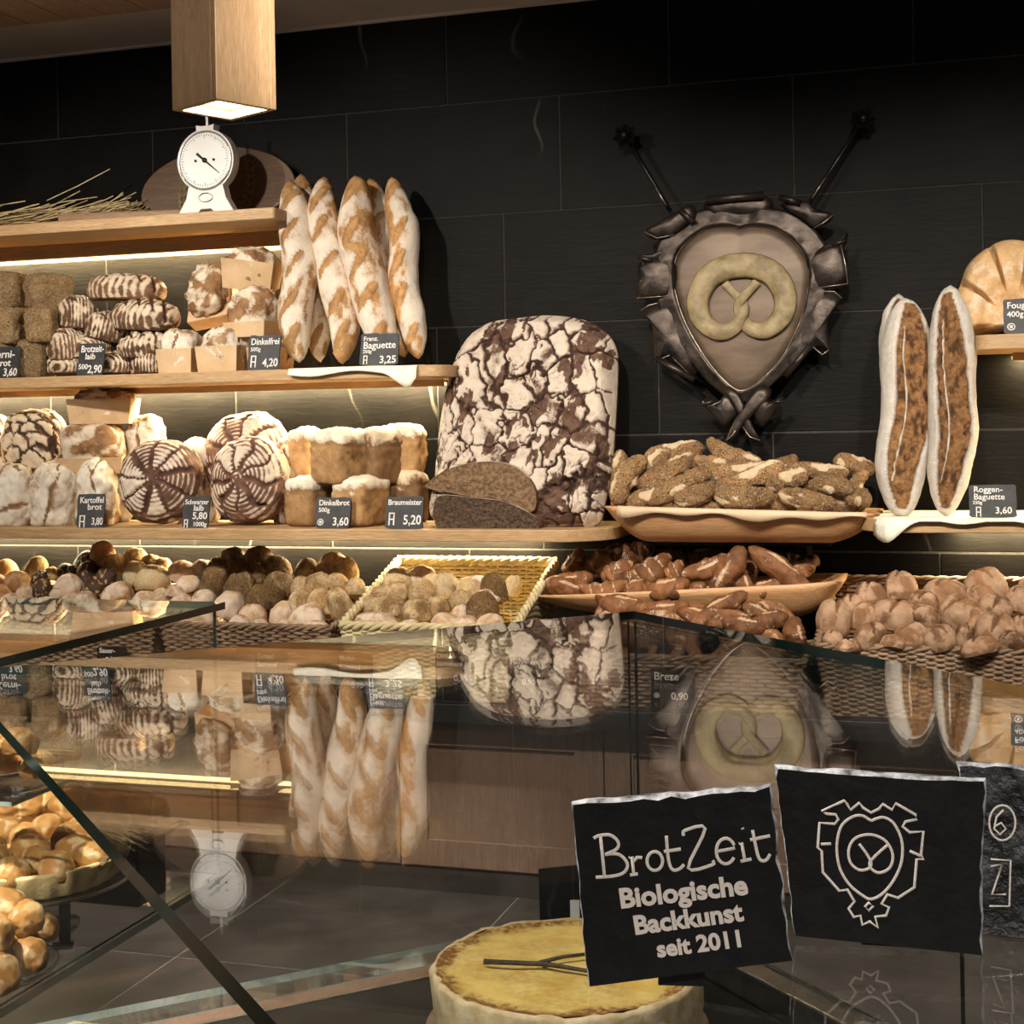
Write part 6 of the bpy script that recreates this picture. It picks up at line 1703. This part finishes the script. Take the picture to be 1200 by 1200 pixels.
# black riser with a paper lined tray of plaited pastry
c1 = onZ(262, 957, .735)
tx1, ty1 = min(c1.x, ax1 - .03), min(c1.y, ay1 - .02); ty0 = ty1 - .18; tx0 = tx1 - .62
o = MB().box(tx0 + .02, tx1 - .03, ty0 + .075, ty1 - .02, DZ, .718).obj('display_riser', MT['blackmetal'], bevel=.003, loc=(0, 0, 0)); tag(o, 'black display block under the tray of plaited pastry', 'display block')
r = empty('pastry_tray', ((tx0 + tx1) / 2, (ty0 + ty1) / 2, .718), label='flat brown paper lined tray under the plaited pastry', cat='tray')
MB().box(tx0, tx1, ty0 + .06, ty1, .7185, .726).obj('board', MT['darkoak'], r, origin=r.location, bevel=.002)
MB().box(tx0 + .01, tx1 - .01, ty0 + .07, ty1 - .01, .7262, .7275).obj('paper', MT['kraft'], r, origin=r.location)
for k in range(3):
    me = bloaf('plaited_pastry', (.19, .105, .055), BR['bun'], 2.6, 24, .6, lambda S, X, sd: (np.abs(np.sin(S[:, 0] * 7 + S[:, 1] * 2.2)) * .009 - .004 + fbm(S * 5 + sd, 2) * .003, .15 + .5 * sstep(.35, 0, np.abs(np.sin(S[:, 0] * 7 + S[:, 1] * 2.2))), np.zeros(len(S))), .004, 60 + k)
    o = link('plaited_pastry', me, None, (tx1 - .11 - k * .205, (ty0 + .06 + ty1) / 2, .729), (0, 0, .04 * (k - 1))); tag(o, 'shiny brown plaited pastry lying on the lined tray', 'pastry', 'plaited pastries on the tray')
# fluted tart on a footed glass plate
zp = .690
c = Vector((-1.366, 1.90, zp))
r = empty('footed_glass_plate', (c.x, c.y, DZ), label='footed glass plate with silver rim carrying the fluted tart', cat='plate')
hh = zp - DZ
MB().lathe([(.07, 0), (.07, .004), (.015, .012), (.012, hh - .012), (.05, hh - .006), (.143, hh - .004), (.150, hh), (.143, hh), (.03, hh - .001)], 48).obj('plate', MT['dishglass'], r, smooth=True)
MB().tube([(.150 * math.cos(a), .150 * math.sin(a), hh) for a in [2 * PI * i / 64 for i in range(64)]], .0028, 6, closed=True).obj('rim', MT['steel'], r, smooth=True)
def tart(c):
    r = empty('fluted_tart', c, label='fluted yellow tart filled with glossy browned fruit', cat='tart')
    n = 144; V = []; F_ = []; rad = .146
    for k, (q, z, fl_) in enumerate([(.86, 0, 1), (.90, .004, 1), (1.0, .036, 1), (1.0, .040, .8), (.95, .040, .5), (.92, .026, 0)]):
        for i in range(n):
            a = 2 * PI * i / n; f = 1 + .040 * fl_ * (abs(math.sin(a * 14)) ** .7 - .5); V.append((rad * q * f * math.cos(a), rad * q * f * math.sin(a), z))
    for k in range(5):
        for i in range(n): F_.append((k * n + i, k * n + (i + 1) % n, (k + 1) * n + (i + 1) % n, (k + 1) * n + i))
    V = np.array(V); fl = .7 + fbm(V * 30, 2) * .4
    link('pastry_shell', mesh('pastry_shell', V, F_, BR['tart'], True, {'fl': fl, 'dk': np.zeros(len(V))}), r)
    MB().lathe([(rad * .93, .024), (rad * .6, .030), (.001, .031)], 48).obj('filling', BR_plain, r, smooth=True)
    for i in range(19):
        ring, k = (0, 0) if i == 0 else ((1, i - 1) if i < 7 else (2, i - 7))
        q = [0, .48, .80][ring] * rad; a = k * 2 * PI / [1, 6, 12][ring] + ring * .2
        link('fruit_half', bun[i % 3], r, (q * math.cos(a), q * math.sin(a), .026), (0, 0, a), (.72, .66, .62))
BR_plain = M_noise('tart_custard', (.62, .38, .12), (.74, .50, .20), 30, .4, bs=.2)
tart(Vector((c.x, c.y, zp + .001)))
# thin black card holder in front of the tart
p = onZ(97, 1102, DZ); q = onZ(88, 1036, DZ)
h_ = (1102 - 1030) / FPX * ((p - CAM).dot(FW))
r = empty('card_holder', (p.x - .01, p.y - .03, DZ), (0, 0, .5), 'narrow black card holder standing before the fluted tart', 'card holder')
MB().box(-.008, .008, -.002, .002, .003, h_).obj('strip', MT['blackmetal'], r, rot=(-.12, 0, 0))
MB().box(-.018, .012, -.012, .012, 0, .004).obj('foot', MT['steel'], r)
